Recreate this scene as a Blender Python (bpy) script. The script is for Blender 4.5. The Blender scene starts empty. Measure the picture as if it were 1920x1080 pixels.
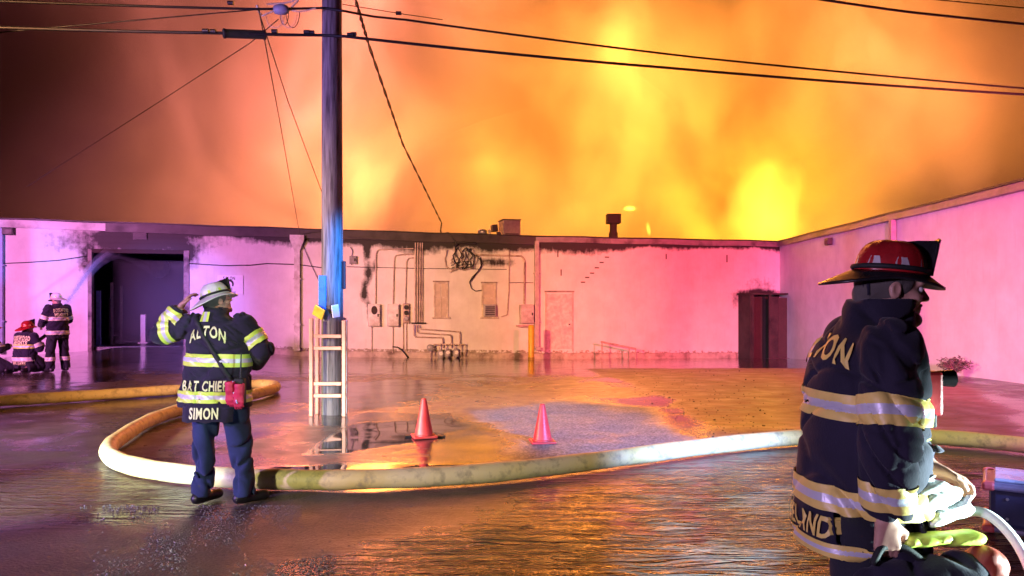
import bpy, math, random
import numpy as np
from mathutils import Vector, Matrix, Euler
from mathutils.bvhtree import BVHTree
import bmesh

random.seed(7)
rng = np.random.default_rng(11)
SC = bpy.context.scene
COL = SC.collection

# ------------------------------------------------------------------ camera
F, CX, HY, CH = 1400.0, 960.0, 565.0, 1.66          # focal (px of the 1920 frame), principal column, horizon row, eye height
cd = bpy.data.cameras.new('camera')
cd.sensor_width = 36.0
cd.lens = F / 1920 * 36.0
cd.shift_y = (HY - 540) / 1920
cd.clip_end = 2000
cam = bpy.data.objects.new('camera', cd)
COL.objects.link(cam)
cam.location = (0, 0, CH)
cam.rotation_euler = (math.radians(90), 0, 0)
SC.camera = cam

# ------------------------------------------------------------------ night sky
wd = bpy.data.worlds.new('World')
SC.world = wd
wd.use_nodes = True
wn = wd.node_tree
bg = wn.nodes['Background']
sky = wn.nodes.new('ShaderNodeTexSky')
sky.sky_type = 'NISHITA'
sky.sun_disc = False
sky.sun_elevation = math.radians(-4)
sky.sun_rotation = math.radians(250)
wn.links.new(sky.outputs[0], bg.inputs[0])
bg.inputs[1].default_value = 0.1

# ------------------------------------------------------------------ exposure and sampling
SC.view_settings.view_transform = 'Standard'
SC.view_settings.look = 'None'
SC.view_settings.gamma = 1
SC.view_settings.exposure = 0.0
cy = SC.cycles
cy.use_denoising = True
cy.max_bounces = 6
cy.diffuse_bounces = 2
cy.glossy_bounces = 3
cy.transparent_max_bounces = 8
cy.volume_bounces = 0
cy.sample_clamp_indirect = 4.0
cy.volume_step_rate = 0.5

# ------------------------------------------------------------------ lamps of the emergency vehicles parked behind the viewer
def spot(name, loc, aim, color, power, angle, blend=0.6, radius=0.12):
    l = bpy.data.lights.new(name, 'SPOT')
    l.energy, l.color, l.spot_size, l.spot_blend, l.shadow_soft_size = power, color, math.radians(angle), blend, radius
    o = bpy.data.objects.new(name, l)
    COL.objects.link(o)
    o.location = loc
    o.rotation_euler = (Vector(aim) - Vector(loc)).to_track_quat('-Z', 'Y').to_euler()
    return o

spot('engine_beacon_pink', (-15, 4, 4.2), (-13.0, 24.5, 2.1), (1, .27, .80), 22000, 52, 1.0, .4)
spot('engine_scene_light_warm', (-10, -3, 5.0), (-1.6, 27.8, 1.2), (1, .44, .19), 50000, 27, 1.0, .6)
spot('engine_beacon_red', (9.0, 2, 4.2), (7.4, 30, 1.0), (1, .08, .13), 50000, 38, 1.0, .5)
spot('engine_beacon_magenta', (2.0, -6, 4.0), (10.9, 15.0, 1.6), (1, .14, .70), 50000, 27, .9, .4)
spot('engine_beacon_purple', (-6, -2, 2.2), (1.15, 2.75, 1.2), (.74, .54, 1), 1700, 26, 1.0, .3)
spot('engine_beacon_violet', (-11, 3, 3.0), (-2.75, 11.1, 4.4), (.48, .28, 1), 9000, 28, 1.0, .2)
spot('engine_beacon_violet_low', (-12, -1, 3.5), (-5.0, 6.5, 0), (.52, .28, 1), 12000, 44, 1.0, .2)
spot('patrol_beacon_blue', (6.0, 2.5, 1.9), (-2.7, 11.1, 2.2), (.02, .25, 1), 42000, 8, .9)
spot('patrol_beacon_blue_low', (6.5, 1.0, 2.6), (1.3, 9.2, 0), (.25, .37, 1), 24000, 20, 1.0)
spot('patrol_beacon_blue_garage', (-16.5, 6, 2.6), (-11.2, 27, 1.4), (.16, .2, 1), 26000, 15, .9)
spot('engine_headlight', (-6.5, 2.4, .95), (-3.8, 6.7, .25), (.72, .95, 1), 9000, 26, .9)
spot('ambulance_work_light', (3.8, 2.0, .6), (1.6, 2.85, .88), (.70, 1, 1), 3600, 30, .9, .05)
spot('ambulance_scene_light', (9.2, 2.5, 2.8), (5.4, 7.8, 0), (1, .95, .66), 2200, 30, 1.0, .1)
spot('engine_work_light_yellow', (-14, 3.5, 4.5), (.6, 12.0, 0.0), (1, .78, .38), 15000, 32, 1.0, .3)
spot('engine_work_light_white', (-5.0, -5.0, 3.8), (-1.0, 6.8, .5), (1, .92, .68), 3900, 30, 1.0, .2)

# ------------------------------------------------------------------ fire behind the building (added point lamps light the smoke)
def fire(name, px, py, D, power, radius, color=(1, .36, .07)):
    l = bpy.data.lights.new(name, 'POINT')
    l.energy, l.color, l.shadow_soft_size = power, color, radius
    o = bpy.data.objects.new(name, l)
    COL.objects.link(o)
    o.location = ((px - CX) / F * D, D, CH + (HY - py) / F * D)

fire('fire_core', 1430, 410, 46, 48000, 4, (1, .40, .015))
fire('fire_left', 540, 190, 49, 20400, 6, (1, .23, .24))
fire('fire_left_low', 680, 330, 50, 46800, 5, (1, .27, .06))
fire('fire_centre', 940, 310, 50, 89700, 8, (1, .32, .03))
fire('fire_centre_high', 1180, 130, 51, 62400, 6, (1, .29, .04))
fire('fire_right', 1700, 220, 51, 74100, 6, (1, .27, .07))
fire('smoke_lamp_high', 700, 20, 51, 48360, 6, (1, .24, .17))  # added lamp without flames, brightens the upper smoke
fire('smoke_lamp_above_right', 1500, -160, 53, 74100, 7, (1, .27, .06))  # added lamp above the view, makes the unseen smoke glow
fire('smoke_lamp_above', 950, -200, 53, 74100, 7, (1, .27, .06))  # added above the view so the wet ground reflects glowing smoke
# ------------------------------------------------------------------ helpers: points
def at(px, py, D):
    return Vector(((px - CX) / F * D, D, CH + (HY - py) / F * D))

W0 = Vector((-16.457, 24.0, 0)); W1 = Vector((11.116, 31.0, 0))     # front wall line
WU = (W1 - W0).normalized(); WL = (W1 - W0).length
WN = Vector((WU.y, -WU.x, 0))                                       # towards the yard
R1 = Vector((10.63, 15.5, 0))                                       # right wall passes here
RU = (R1 - W1).normalized()
RN = Vector((RU.y, -RU.x, 0))
if RN.x > 0: RN = -RN

def ray_plane(px, py, p0, n):
    d = Vector(((px - CX) / F, 1, (HY - py) / F)); c = Vector((0, 0, CH))
    t = (p0 - c).dot(n) / d.dot(n)
    return c + d * t

def wall(px, py, off=0.0):          # point on the front wall, off metres proud of it
    return ray_plane(px, py, W0 + WN * off, WN)

def wu(px, py, off=0.0):            # the same as (metres along wall, z)
    p = wall(px, py, off)
    return (p - W0).dot(WU), p.z

def rwall(px, py, off=0.0):
    return ray_plane(px, py, W1 + RN * off, RN)

TB = [-.5, 0, .087, .115, .20, .24, .33, .626, 1.0, 1.5]
ZB = [-.3, -.14, .02, .13, .13, .02, -.29, -.53, -.69, -.75]
def zbase(t): return float(np.interp(t, TB, ZB))

def gz_np(X, Y):
    t = ((X - W0.x) * WU.x + (Y - W0.y) * WU.y) / WL
    t2 = np.clip(t, -.5, 1.5)
    yw = W0.y + (X - W0.x) * (WU.y / WU.x)
    yw = np.minimum(np.maximum(yw, 18), 31)
    s = np.clip((Y - 13) / (yw - 13), 0, 1)
    return np.interp(t2, TB, ZB) * s * (0.55 + 0.45 * s)

def gz(x, y): return float(gz_np(np.array([x]), np.array([y]))[0])

def ground(px, py, dz=0.0):          # point of the ground seen at a pixel
    D = F * CH / (py - HY)
    for _ in range(30):
        x = (px - CX) / F * D
        z = gz(x, D) + dz
        D = .5 * D + .5 * F * (CH - z) / (py - HY)
    x = (px - CX) / F * D
    return Vector((x, D, gz(x, D) + dz))

# ------------------------------------------------------------------ helpers: objects
def new_obj(name, me, mats=None, parent=None):
    o = bpy.data.objects.new(name, me)
    COL.objects.link(o)
    if mats is not None and me is not None and not me.materials:
        for m in (mats if isinstance(mats, (list, tuple)) else [mats]):
            me.materials.append(m)
    if parent is not None: o.parent = parent
    return o

def tag(o, label, cat, group=None):
    o['label'] = label; o['category'] = cat
    if group: o['group'] = group
    return o

def struct(o): o['kind'] = 'structure'; return o

def empty(name, loc=(0, 0, 0), rz=0.0):
    o = bpy.data.objects.new(name, None)
    COL.objects.link(o)
    o.location = loc; o.rotation_euler = (0, 0, rz); o.empty_display_size = .1
    return o

class MB:                                   # collects geometry for ONE mesh
    def __init__(s): s.v = []; s.f = []; s.m = []; s.smooth = []
    def add(s, vs, fs, mi=0, smooth=False):
        n = len(s.v); s.v += [tuple(v) for v in vs]
        for f in fs:
            s.f.append([i + n for i in f]); s.m.append(mi); s.smooth.append(smooth)
    def box(s, lo, hi, mi=0, M=None):
        x0, y0, z0 = lo; x1, y1, z1 = hi
        vs = [Vector(p) for p in ((x0,y0,z0),(x1,y0,z0),(x1,y1,z0),(x0,y1,z0),(x0,y0,z1),(x1,y0,z1),(x1,y1,z1),(x0,y1,z1))]
        if M is not None: vs = [M @ v for v in vs]
        s.add(vs, [(0,3,2,1),(4,5,6,7),(0,1,5,4),(1,2,6,5),(2,3,7,6),(3,0,4,7)], mi)
    def tube(s, pts, r, n=8, mi=0, caps=True):
        pts = [Vector(p) for p in pts]
        rs = r if isinstance(r, (list, tuple)) else [r] * len(pts)
        rings = []; prev = None
        for i, p in enumerate(pts):
            if i == 0: d = pts[1] - p
            elif i == len(pts) - 1: d = p - pts[i - 1]
            else: d = (pts[i + 1] - p).normalized() + (p - pts[i - 1]).normalized()
            d = d.normalized() if d.length > 1e-9 else Vector((0, 0, 1))
            if prev is None:
                a = d.orthogonal().normalized()
            else:
                a = prev - d * prev.dot(d)
                a = a.normalized() if a.length > 1e-6 else d.orthogonal().normalized()
            prev = a; b = d.cross(a)
            rings.append([p + (a * math.cos(2 * math.pi * k / n) + b * math.sin(2 * math.pi * k / n)) * rs[i] for k in range(n)])
        vs = [v for rg in rings for v in rg]
        fs = [(i * n + k, i * n + (k + 1) % n, (i + 1) * n + (k + 1) % n, (i + 1) * n + k) for i in range(len(pts) - 1) for k in range(n)]
        s.add(vs, fs, mi, True)
        if caps:
            s.add(rings[0], [tuple(reversed(range(n)))], mi); s.add(rings[-1], [tuple(range(n))], mi)
    def lathe(s, prof, n=20, mi=0, M=None, smooth=True):     # prof: (r, z) list
        vs = []; 
        for r, z in prof:
            for k in range(n):
                a = 2 * math.pi * k / n
                v = Vector((r * math.cos(a), r * math.sin(a), z)); vs.append(M @ v if M is not None else v)
        m = len(prof)
        fs = [(i * n + k, i * n + (k + 1) % n, (i + 1) * n + (k + 1) % n, (i + 1) * n + k) for i in range(m - 1) for k in range(n)]
        s.add(vs, fs, mi, smooth)
        s.add(vs[:n], [tuple(reversed(range(n)))], mi); s.add(vs[-n:], [tuple(range(n))], mi)
    def mesh(s, name):
        me = bpy.data.meshes.new(name); me.from_pydata(s.v, [], s.f)
        me.polygons.foreach_set('material_index', s.m); me.polygons.foreach_set('use_smooth', s.smooth)
        me.update(); return me
    def build(s, name, mats, parent=None, origin=None):
        if origin is not None:
            o0 = Vector(origin); s.v = [tuple(Vector(v) - o0) for v in s.v]
        o = new_obj(name, s.mesh(name), mats, parent)
        if origin is not None: o.location = origin
        return o

def bevel(o, w=.01, seg=2):
    m = o.modifiers.new('bevel', 'BEVEL'); m.width = w; m.segments = seg; m.limit_method = 'ANGLE'; return o

def boxobj(name, lo, hi, mat, parent=None, bev=0.0, M=None):
    b = MB(); b.box(lo, hi, 0, M); o = b.build(name, mat, parent)
    if bev: bevel(o, bev)
    return o

# frame with x along the front wall, y INTO the building, z up
MW = Matrix(((WU.x, -WN.x, 0, W0.x), (WU.y, -WN.y, 0, W0.y), (0, 0, 1, 0), (0, 0, 0, 1)))
def wbox(name, px0, py0, px1, py1, d0, d1, mat, parent=None, bev=0.0):      # a box on the wall given by a pixel rectangle, from d0 to d1 metres proud
    u0, z1 = wu(px0, py0); u1, z1b = wu(px1, py0)
    _, z0 = wu(px0, py1)
    return boxobj(name, (u0, -d1, z0), (u1, -d0, z1), mat, parent, bev, MW)

# ------------------------------------------------------------------ helpers: materials
class NT:
    def __init__(s, name):
        s.m = bpy.data.materials.new(name); s.m.use_nodes = True
        s.t = s.m.node_tree; s.b = s.t.nodes['Principled BSDF']; s.out = s.t.nodes['Material Output']
    def n(s, typ, **kw):
        nd = s.t.nodes.new(typ)
        for k, v in kw.items():
            if k.startswith('i_'):
                key = k[2:]; key = int(key) if key.isdigit() else key
                nd.inputs[key].default_value = v
            else: setattr(nd, k, v)
        return nd
    def l(s, a, b): s.t.links.new(a, b)
    def coord(s, scale=(1, 1, 1), kind='Object'):
        c = s.n('ShaderNodeTexCoord'); mp = s.n('ShaderNodeMapping'); mp.inputs['Scale'].default_value = scale
        s.l(c.outputs[kind], mp.inputs[0]); return mp.outputs[0]
    def noise(s, vec, scale, detail=4, rough=.55, dist=0.0):
        nd = s.n('ShaderNodeTexNoise'); s.l(vec, nd.inputs['Vector'])
        nd.inputs['Scale'].default_value = scale; nd.inputs['Detail'].default_value = detail
        nd.inputs['Roughness'].default_value = rough; nd.inputs['Distortion'].default_value = dist
        return nd.outputs['Fac']
    def ramp(s, fac, stops):
        r = s.n('ShaderNodeValToRGB'); e = r.color_ramp.elements
        while len(e) < len(stops): e.new(.5)
        for i, (p, c) in enumerate(stops):
            e[i].position = p; e[i].color = (*c, 1) if isinstance(c, (tuple, list)) else (c, c, c, 1)
        s.l(fac, r.inputs[0]); return r.outputs[0]
    def mix(s, fac, a, b):
        m = s.n('ShaderNodeMix', data_type='RGBA')
        for sock, val in ((m.inputs[0], fac), (m.inputs[6], a), (m.inputs[7], b)):
            if isinstance(val, bpy.types.NodeSocket): s.l(val, sock)
            elif isinstance(val, (tuple, list)): sock.default_value = (*val[:3], 1)
            else: sock.default_value = val
        return m.outputs[2]
    def math(s, op, a, b=0.0, c=0.0, clamp=False):
        m = s.n('ShaderNodeMath', operation=op, use_clamp=clamp)
        for sock, val in zip(m.inputs, (a, b, c)):
            if isinstance(val, bpy.types.NodeSocket): s.l(val, sock)
            else: sock.default_value = val
        return m.outputs[0]
    def attr(s, name):
        a = s.n('ShaderNodeAttribute', attribute_name=name); return a.outputs['Fac']
    def bump(s, h, strength=.3, dist=.02, normal=None):
        b = s.n('ShaderNodeBump'); b.inputs['Strength'].default_value = strength; b.inputs['Distance'].default_value = dist
        s.l(h, b.inputs['Height'])
        if normal is not None: s.l(normal, b.inputs['Normal'])
        s.l(b.outputs[0], s.b.inputs['Normal']); return b.outputs[0]

MATS = {}
def M(name, col, rough=.6, metal=0.0, var=.25, scale=8.0, bump=.15, bscale=None, bdist=.01, dirt=None, spec=.5, coat=0.0):
    if name in MATS: return MATS[name]
    t = NT(name); v = t.coord()
    f = t.noise(v, scale, 5)
    lo = tuple(c * (1 - var) for c in col); hi = tuple(min(1, c * (1 + var * .6)) for c in col)
    c = t.ramp(f, [(.3, lo), (.7, hi)])
    if dirt is not None:
        g = t.noise(v, scale * .35, 6, .65)
        c = t.mix(t.ramp(g, [(.48, 0.0), (.68, 1.0)]), c, dirt)
    t.l(c, t.b.inputs['Base Color'])
    t.b.inputs['Metallic'].default_value = metal
    t.b.inputs['Specular IOR Level'].default_value = spec
    t.b.inputs['Coat Weight'].default_value = coat
    rr = t.ramp(f, [(.3, max(.02, rough - .08)), (.75, min(1, rough + .1))]); t.l(rr, t.b.inputs['Roughness'])
    if bump: t.bump(t.noise(v, bscale or scale * 4, 4), bump, bdist)
    MATS[name] = t.m; return t.m

def Memit(name, col, strength):
    if name in MATS: return MATS[name]
    t = NT(name); f = t.noise(t.coord(), 3.0)
    t.l(t.ramp(f, [(.3, tuple(c * .8 for c in col)), (.7, col)]), t.b.inputs['Emission Color'])
    t.b.inputs['Emission Strength'].default_value = strength
    MATS[name] = t.m; return t.m
# ------------------------------------------------------------------ numpy noise
_tab = rng.random((256, 256)).astype(np.float32)
def vnoise(x, y):
    xi = np.floor(x).astype(int); yi = np.floor(y).astype(int); fx = x - xi; fy = y - yi
    fx = fx * fx * (3 - 2 * fx); fy = fy * fy * (3 - 2 * fy)
    g = lambda a, b: _tab[a & 255, b & 255]
    return (g(xi, yi) * (1 - fx) + g(xi + 1, yi) * fx) * (1 - fy) + (g(xi, yi + 1) * (1 - fx) + g(xi + 1, yi + 1) * fx) * fy
def fbm(x, y, o=4):
    r = 0; a = .5
    for i in range(o):
        r = r + a * vnoise(x + 17.3 * i, y - 9.1 * i); x = x * 2; y = y * 2; a *= .5
    return r                                     # about 0..0.94, mean .47
def sstep(a, b, x):
    t = np.clip((x - a) / (b - a), 0, 1); return t * t * (3 - 2 * t)
def polydist(X, Y, poly):                        # signed distance to a polygon, negative inside
    P = np.array(poly); d = np.full(X.shape, 1e9); ins = np.zeros(X.shape, bool)
    for i in range(len(P)):
        a = P[i]; b = P[(i + 1) % len(P)]; e = b - a
        wx = X - a[0]; wy = Y - a[1]; t = np.clip((wx * e[0] + wy * e[1]) / (e @ e + 1e-12), 0, 1)
        d = np.minimum(d, (wx - e[0] * t) ** 2 + (wy - e[1] * t) ** 2)
        c = ((a[1] > Y) != (b[1] > Y)) & (X < (b[0] - a[0]) * (Y - a[1]) / (b[1] - a[1] + 1e-12) + a[0]); ins ^= c
    return np.sqrt(d) * np.where(ins, -1, 1)
def gpoly(*pix): return [tuple(ground(x, y).xy) for x, y in pix]
def fattr(me, name, vals):
    a = me.attributes.new(name, 'FLOAT', 'POINT'); a.data.foreach_set('value', np.asarray(vals, np.float32).ravel())

# ------------------------------------------------------------------ ground: one sheet, wet asphalt and concrete
def axis(*segs):
    out = []
    for a, b, h in segs: out += list(np.arange(a, b, h))
    return np.array(out + [segs[-1][1]])
gx = axis((-300, -60, 40), (-60, -20, 4), (-20, -9, .3), (-9, 11, .1), (11, 20, 1.5), (20, 300, 40))
gy = axis((-120, -12, 12), (-12, 1, 1), (1, 13, .1), (13, 32, .2), (32, 60, 4), (60, 400, 40))
GX, GY = np.meshgrid(gx, gy)
GZ = gz_np(GX, GY)
nn = fbm(GX * .9, GY * .9); n2 = fbm(GX * 3.1 + 40, GY * 3.1); n3 = fbm(GX * .35 + 9, GY * .35)
GZ = GZ + (nn - .47) * .025 * np.exp(-((GY - 9) / 12) ** 2)
e = (nn - .47) * .9 + (n2 - .47) * .35
def region(poly, soft=.12, k=1.0): return sstep(soft, -soft, polydist(GX, GY, poly) + e * k)
patch = region(gpoly((880, 772), (1060, 752), (1225, 765), (1330, 836), (1200, 868), (990, 895), (960, 860), (930, 815)), .30, .55)
pud = region(gpoly((672, 794), (850, 784), (868, 802), (800, 826), (740, 832), (650, 850), (580, 852), (622, 818)), .06, .30)
pud2 = region(gpoly((370, 880), (520, 872), (800, 868), (1060, 872), (1020, 897), (700, 925), (450, 918)), .05, .12)
pud = np.maximum(pud, pud2)
tan = region(gpoly((600, 690), (1000, 690), (1280, 720), (1260, 770), (1000, 765), (850, 770), (660, 765), (560, 800), (250, 840), (330, 770), (540, 725)), .5, .8)
tan = np.maximum(tan, .65 * sstep(-4.5, -6.5, GX) * sstep(8, 10, GY))
red = region(gpoly((1080, 690), (1700, 690), (1900, 760), (1920, 820), (1500, 830), (1330, 828), (1230, 740)), .3, .6)
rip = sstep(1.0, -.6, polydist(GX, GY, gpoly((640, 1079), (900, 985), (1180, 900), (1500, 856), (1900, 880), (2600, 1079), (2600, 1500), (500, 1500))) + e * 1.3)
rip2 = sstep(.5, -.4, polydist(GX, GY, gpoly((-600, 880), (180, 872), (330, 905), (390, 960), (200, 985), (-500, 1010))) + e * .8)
film = sstep(.40, .56, n3 + .35 * (nn - .47))
wet = np.clip(.45 + .35 * film, 0, 1)
wet = np.maximum(wet, sstep(13, 20, GY) * .86)
wet = np.maximum.reduce([wet, pud, rip * .97, rip2 * .95])
grit = (1 - rip) * (1 - rip2) * (1 - pud) * sstep(7.4, 6.2, GY)
wet = np.where(rip > .5, wet, wet * (1 - .62 * grit))
wet = np.minimum(wet, 1 - .68 * red * (1 - rip)) * (1 - .80 * patch * (1 - pud))
nv = GX.size; ny, nx = GX.shape
idx = np.arange(nv).reshape(ny, nx)
fq = np.stack([idx[:-1, :-1], idx[:-1, 1:], idx[1:, 1:], idx[1:, :-1]], -1).reshape(-1, 4)
me = bpy.data.meshes.new('ground')
me.from_pydata(np.stack([GX, GY, GZ], -1).reshape(-1, 3).tolist(), [], fq.tolist())
me.polygons.foreach_set('use_smooth', [True] * len(fq))
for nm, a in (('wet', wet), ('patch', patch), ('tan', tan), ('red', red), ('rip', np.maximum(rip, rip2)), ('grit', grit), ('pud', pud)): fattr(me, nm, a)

t = NT('wet_asphalt'); v = t.coord()
A = {k: t.attr(k) for k in ('wet', 'patch', 'tan', 'red', 'rip', 'grit', 'pud')}
fine = t.noise(v, 38, 5, .7); mid = t.noise(v, 2.2, 6, .62); streak = t.noise(t.coord((.55, 2.6, 1)), 2.4, 6, .66, .6)
asph = t.ramp(fine, [(.34, (.03, .028, .030)), (.66, (.12, .11, .11))])
blot = t.ramp(t.noise(t.coord((.8, 1.6, 1)), 1.3, 7, .7, .8), [(.42, 0.0), (.60, .75)]); asph = t.mix(blot, asph, (.016, .015, .017))
conc = t.mix(streak, (.15, .12, .080), (.32, .26, .175))
c = t.mix(t.math('MULTIPLY', A['tan'], t.ramp(mid, [(.30, .35), (.60, 1.0)]), clamp=True), asph, conc)
c = t.mix(t.math('MULTIPLY', A['red'], t.ramp(streak, [(.3, .4), (.6, .95)])), c, (.21, .075, .058))
vor = t.n('ShaderNodeTexVoronoi', i_Scale=46.0); t.l(v, vor.inputs['Vector'])
gravel = t.ramp(vor.outputs['Color'], [(.0, (.06, .06, .065)), (.5, (.17, .17, .18)), (1.0, (.36, .35, .36))])
pm = t.ramp(t.math('ADD', A['patch'], t.math('MULTIPLY', t.math('SUBTRACT', t.noise(v, 5, 6, .65), .5), 1.1)), [(.35, 0.0), (.7, 1.0)])
c = t.mix(pm, c, gravel)
spk = t.n('ShaderNodeTexVoronoi', i_Scale=7.0); t.l(t.coord((1, .8, 1)), spk.inputs['Vector'])
deb = t.math('MULTIPLY', t.math('LESS_THAN', spk.outputs['Distance'], .13), A['red'])
deb = t.math('MULTIPLY', deb, t.math('GREATER_THAN', t.noise(v, .8, 2), .47))
c = t.mix(deb, c, (.012, .01, .01))
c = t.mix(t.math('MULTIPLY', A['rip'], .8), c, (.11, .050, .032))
dark = t.math('MULTIPLY', A['wet'], .30)
c = t.mix(dark, c, (.012, .011, .011))
t.l(c, t.b.inputs['Base Color'])
wn_ = t.math('ADD', A['wet'], t.math('ADD', t.math('MULTIPLY', t.math('SUBTRACT', mid, .5), .7), t.math('MULTIPLY', blot, .22)), clamp=True)
t.l(t.ramp(wn_, [(.05, .75), (.45, .42), (.75, .16), (.97, .035)]), t.b.inputs['Roughness'])
t.b.inputs['IOR'].default_value = 1.72
wv1 = t.noise(t.coord((.9, 4.6, 1)), 2.1, 4, .50, .6)
wv2 = t.noise(t.coord((5, 26, 1)), 2.0, 3, .5, .4)
rdg = t.math('ABSOLUTE', t.math('SUBTRACT', wv1, .5)); wave = t.math('ADD', t.math('MULTIPLY', rdg, 1.9), t.math('MULTIPLY', wv2, .16))
hw = t.math('MULTIPLY', wave, A['rip'])
rough_h = t.math('MULTIPLY', t.math('ADD', fine, t.math('MULTIPLY', vor.outputs['Distance'], .5)), t.math('SUBTRACT', 1.0, t.math('MAXIMUM', A['pud'], A['rip'])))
b1 = t.n('ShaderNodeBump'); b1.inputs['Distance'].default_value = .05; b1.inputs['Strength'].default_value = 1.0; t.l(hw, b1.inputs['Height'])
b2 = t.n('ShaderNodeBump'); b2.inputs['Distance'].default_value = .010; t.l(rough_h, b2.inputs['Height'])
t.l(t.math('ADD', t.math('MULTIPLY', A['grit'], .95), t.math('MULTIPLY_ADD', A['patch'], .5, .12)), b2.inputs['Strength'])
t.l(b1.outputs[0], b2.inputs['Normal']); t.l(b2.outputs[0], t.b.inputs['Normal'])
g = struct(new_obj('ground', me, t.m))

# ------------------------------------------------------------------ painted block walls, sooted by the fire
TT = [-.3, 0, .35, .626, 1.0]; ZT = [4.33, 4.23, 4.12, 4.055, 4.07]
def ztop(t): return float(np.interp(t, TT, ZT))
def wallmat(name):
    t = NT(name); v = t.coord()
    n1 = t.noise(v, 1.3, 6, .62); n2_ = t.noise(t.coord((5, 5, .7)), 1.6, 5, .6)
    base = t.ramp(n1, [(.3, (.64, .62, .60)), (.7, (.80, .79, .77))])
    base = t.mix(t.ramp(n2_, [(.55, 0.0), (.75, .28)]), base, (.50, .46, .43))
    st = t.math('ADD', t.attr('soot'), t.math('MULTIPLY', t.math('SUBTRACT', t.noise(v, 4.5, 7, .68), .5), .75))
    st = t.math('ADD', st, t.math('MULTIPLY', t.math('SUBTRACT', t.noise(t.coord((9, 9, .9)), 1.0, 4), .5), .30))
    base = t.mix(t.ramp(st, [(.28, 0.0), (.62, 1.0)]), base, (.022, .019, .018))
    pe = t.math('ADD', t.attr('peel'), t.math('MULTIPLY', t.math('SUBTRACT', t.noise(v, 6, 6, .7), .5), 1.0))
    base = t.mix(t.ramp(pe, [(.55, 0.0), (.62, 1.0)]), base, (.30, .25, .20))
    t.l(base, t.b.inputs['Base Color']); t.b.inputs['Roughness'].default_value = .62
    br = t.n('ShaderNodeTexBrick', i_Scale=1.0); t.l(t.coord((1, 1, 1)), br.inputs['Vector'])
    sep = t.n('ShaderNodeSeparateXYZ'); t.l(t.coord(), sep.inputs[0]); cmb = t.n('ShaderNodeCombineXYZ')
    t.l(sep.outputs[0], cmb.inputs[0]); t.l(sep.outputs[2], cmb.inputs[1]); t.l(cmb.outputs[0], br.inputs['Vector'])
    br.inputs['Brick Width'].default_value = .4; br.inputs['Row Height'].default_value = .2; br.inputs['Mortar Size'].default_value = .006
    br.inputs['Mortar Smooth'].default_value = .6
    h = t.math('ADD', t.math('MULTIPLY', br.outputs['Fac'], -.35), t.math('MULTIPLY', t.noise(v, 22, 5), .5))
    t.bump(h, .35, .01); return t.m
WM = wallmat('painted_block')

def soot_front(U, Z):
    zt = np.interp(U / WL, TT, ZT)
    px = lambda p, y=500: wu(p, y)[0]
    top = zt - Z
    n = fbm(U * .8 + 3, Z * .8); nb = fbm(U * 2.3, Z * 1.2 + 7)
    run = np.interp(U, [px(150), px(205), px(330), px(420), px(640), px(780), px(1000), px(1100), px(1250), px(1400), px(1462)],
                    [.0, .62, .85, .45, .80, .92, .92, .74, .50, .36, .50])
    s = .8 * sstep(run * (1.0 + 1.6 * (n - .47)), run * .25, top) * (run > .02)
    def blob(p, y, rx, rz, a):
        u0, z0 = wu(p, y); return a * np.exp(-(((U - u0) / rx) ** 2 + ((Z - z0) / rz) ** 2))
    s = np.maximum(s, blob(255, 450, 2.6, .55, .95) * (.55 + n)); s = np.maximum(s, blob(350, 470, .5, .7, .75)); s = np.maximum(s, blob(165, 480, .35, .8, .7)); s = np.maximum(s, blob(1425, 535, 1.0, .5, .42))
    s = np.maximum(s, blob(330, 462, .9, .35, .7))
    for (p, y, rx, rz, a) in ((688, 470, .16, .5, 1.0), (690, 510, .17, .5, .95), (683, 545, .16, .5, .85), (692, 580, .10, .6, .75), (702, 500, .18, .35, .6),
                              (690, 670, .5, .14, .6), (925, 492, 1.1, .22, .62), (880, 480, .9, .25, .45), (1425, 549, 1.5, .16, .8), (1378, 560, .25, .5, .5),
                              (1045, 640, .4, .3, .35), (1055, 570, .15, .5, .3), (1010, 668, .5, .12, .8), (700, 668, .6, .10, .55), (870, 668, 1.0, .1, .5)):
        s = np.maximum(s, blob(p, y, rx, rz, a) * (.55 + .95 * nb))
    return s
def peel_front(U, Z):
    zb = np.interp(U / WL, TB, ZB); h = Z - zb
    p = .62 * sstep(.38, .30, h) * (U > wu(400, 600)[0])
    return p
def wall_mesh(name, length0, length1, h, topf, botf, sootf, peelf, hole=None):
    us = np.arange(length0, length1 + h, h); us[-1] = length1
    if hole: us = np.sort(np.unique(np.concatenate([us[(np.abs(us - hole[0]) > h * .4) & (np.abs(us - hole[1]) > h * .4)], [hole[0], hole[1]]])))
    nz = 44; U = np.repeat(us[:, None], nz, 1); fr = np.linspace(0, 1, nz)[None, :]
    zt = np.array([topf(u) for u in us])[:, None]; zb = np.array([botf(u) for u in us])[:, None] - .25
    Z = zb + (zt - zb) * fr
    if hole:
        for i, u in enumerate(us):
            if hole[0] - 1e-6 <= u <= hole[1] + 1e-6:
                j = int(np.argmin(np.abs(Z[i] - hole[2]))); jj = int(round((hole[2] - zb[i, 0]) / (zt[i, 0] - zb[i, 0]) * (nz - 1)))
    nu = len(us); idx = np.arange(nu * nz).reshape(nu, nz); fs = []
    for i in range(nu - 1):
        uc = .5 * (us[i] + us[i + 1])
        for j in range(nz - 1):
            if hole and hole[0] < uc < hole[1] and .5 * (Z[i, j] + Z[i, j + 1]) < hole[2]: continue
            fs.append((idx[i, j], idx[i + 1, j], idx[i + 1, j + 1], idx[i, j + 1]))
    me = bpy.data.meshes.new(name)
    me.from_pydata(np.stack([U, np.zeros_like(U), Z], -1).reshape(-1, 3).tolist(), [], [tuple(int(k) for k in f) for f in fs])
    fattr(me, 'soot', sootf(U, Z)); fattr(me, 'peel', peelf(U, Z))
    return me
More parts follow.
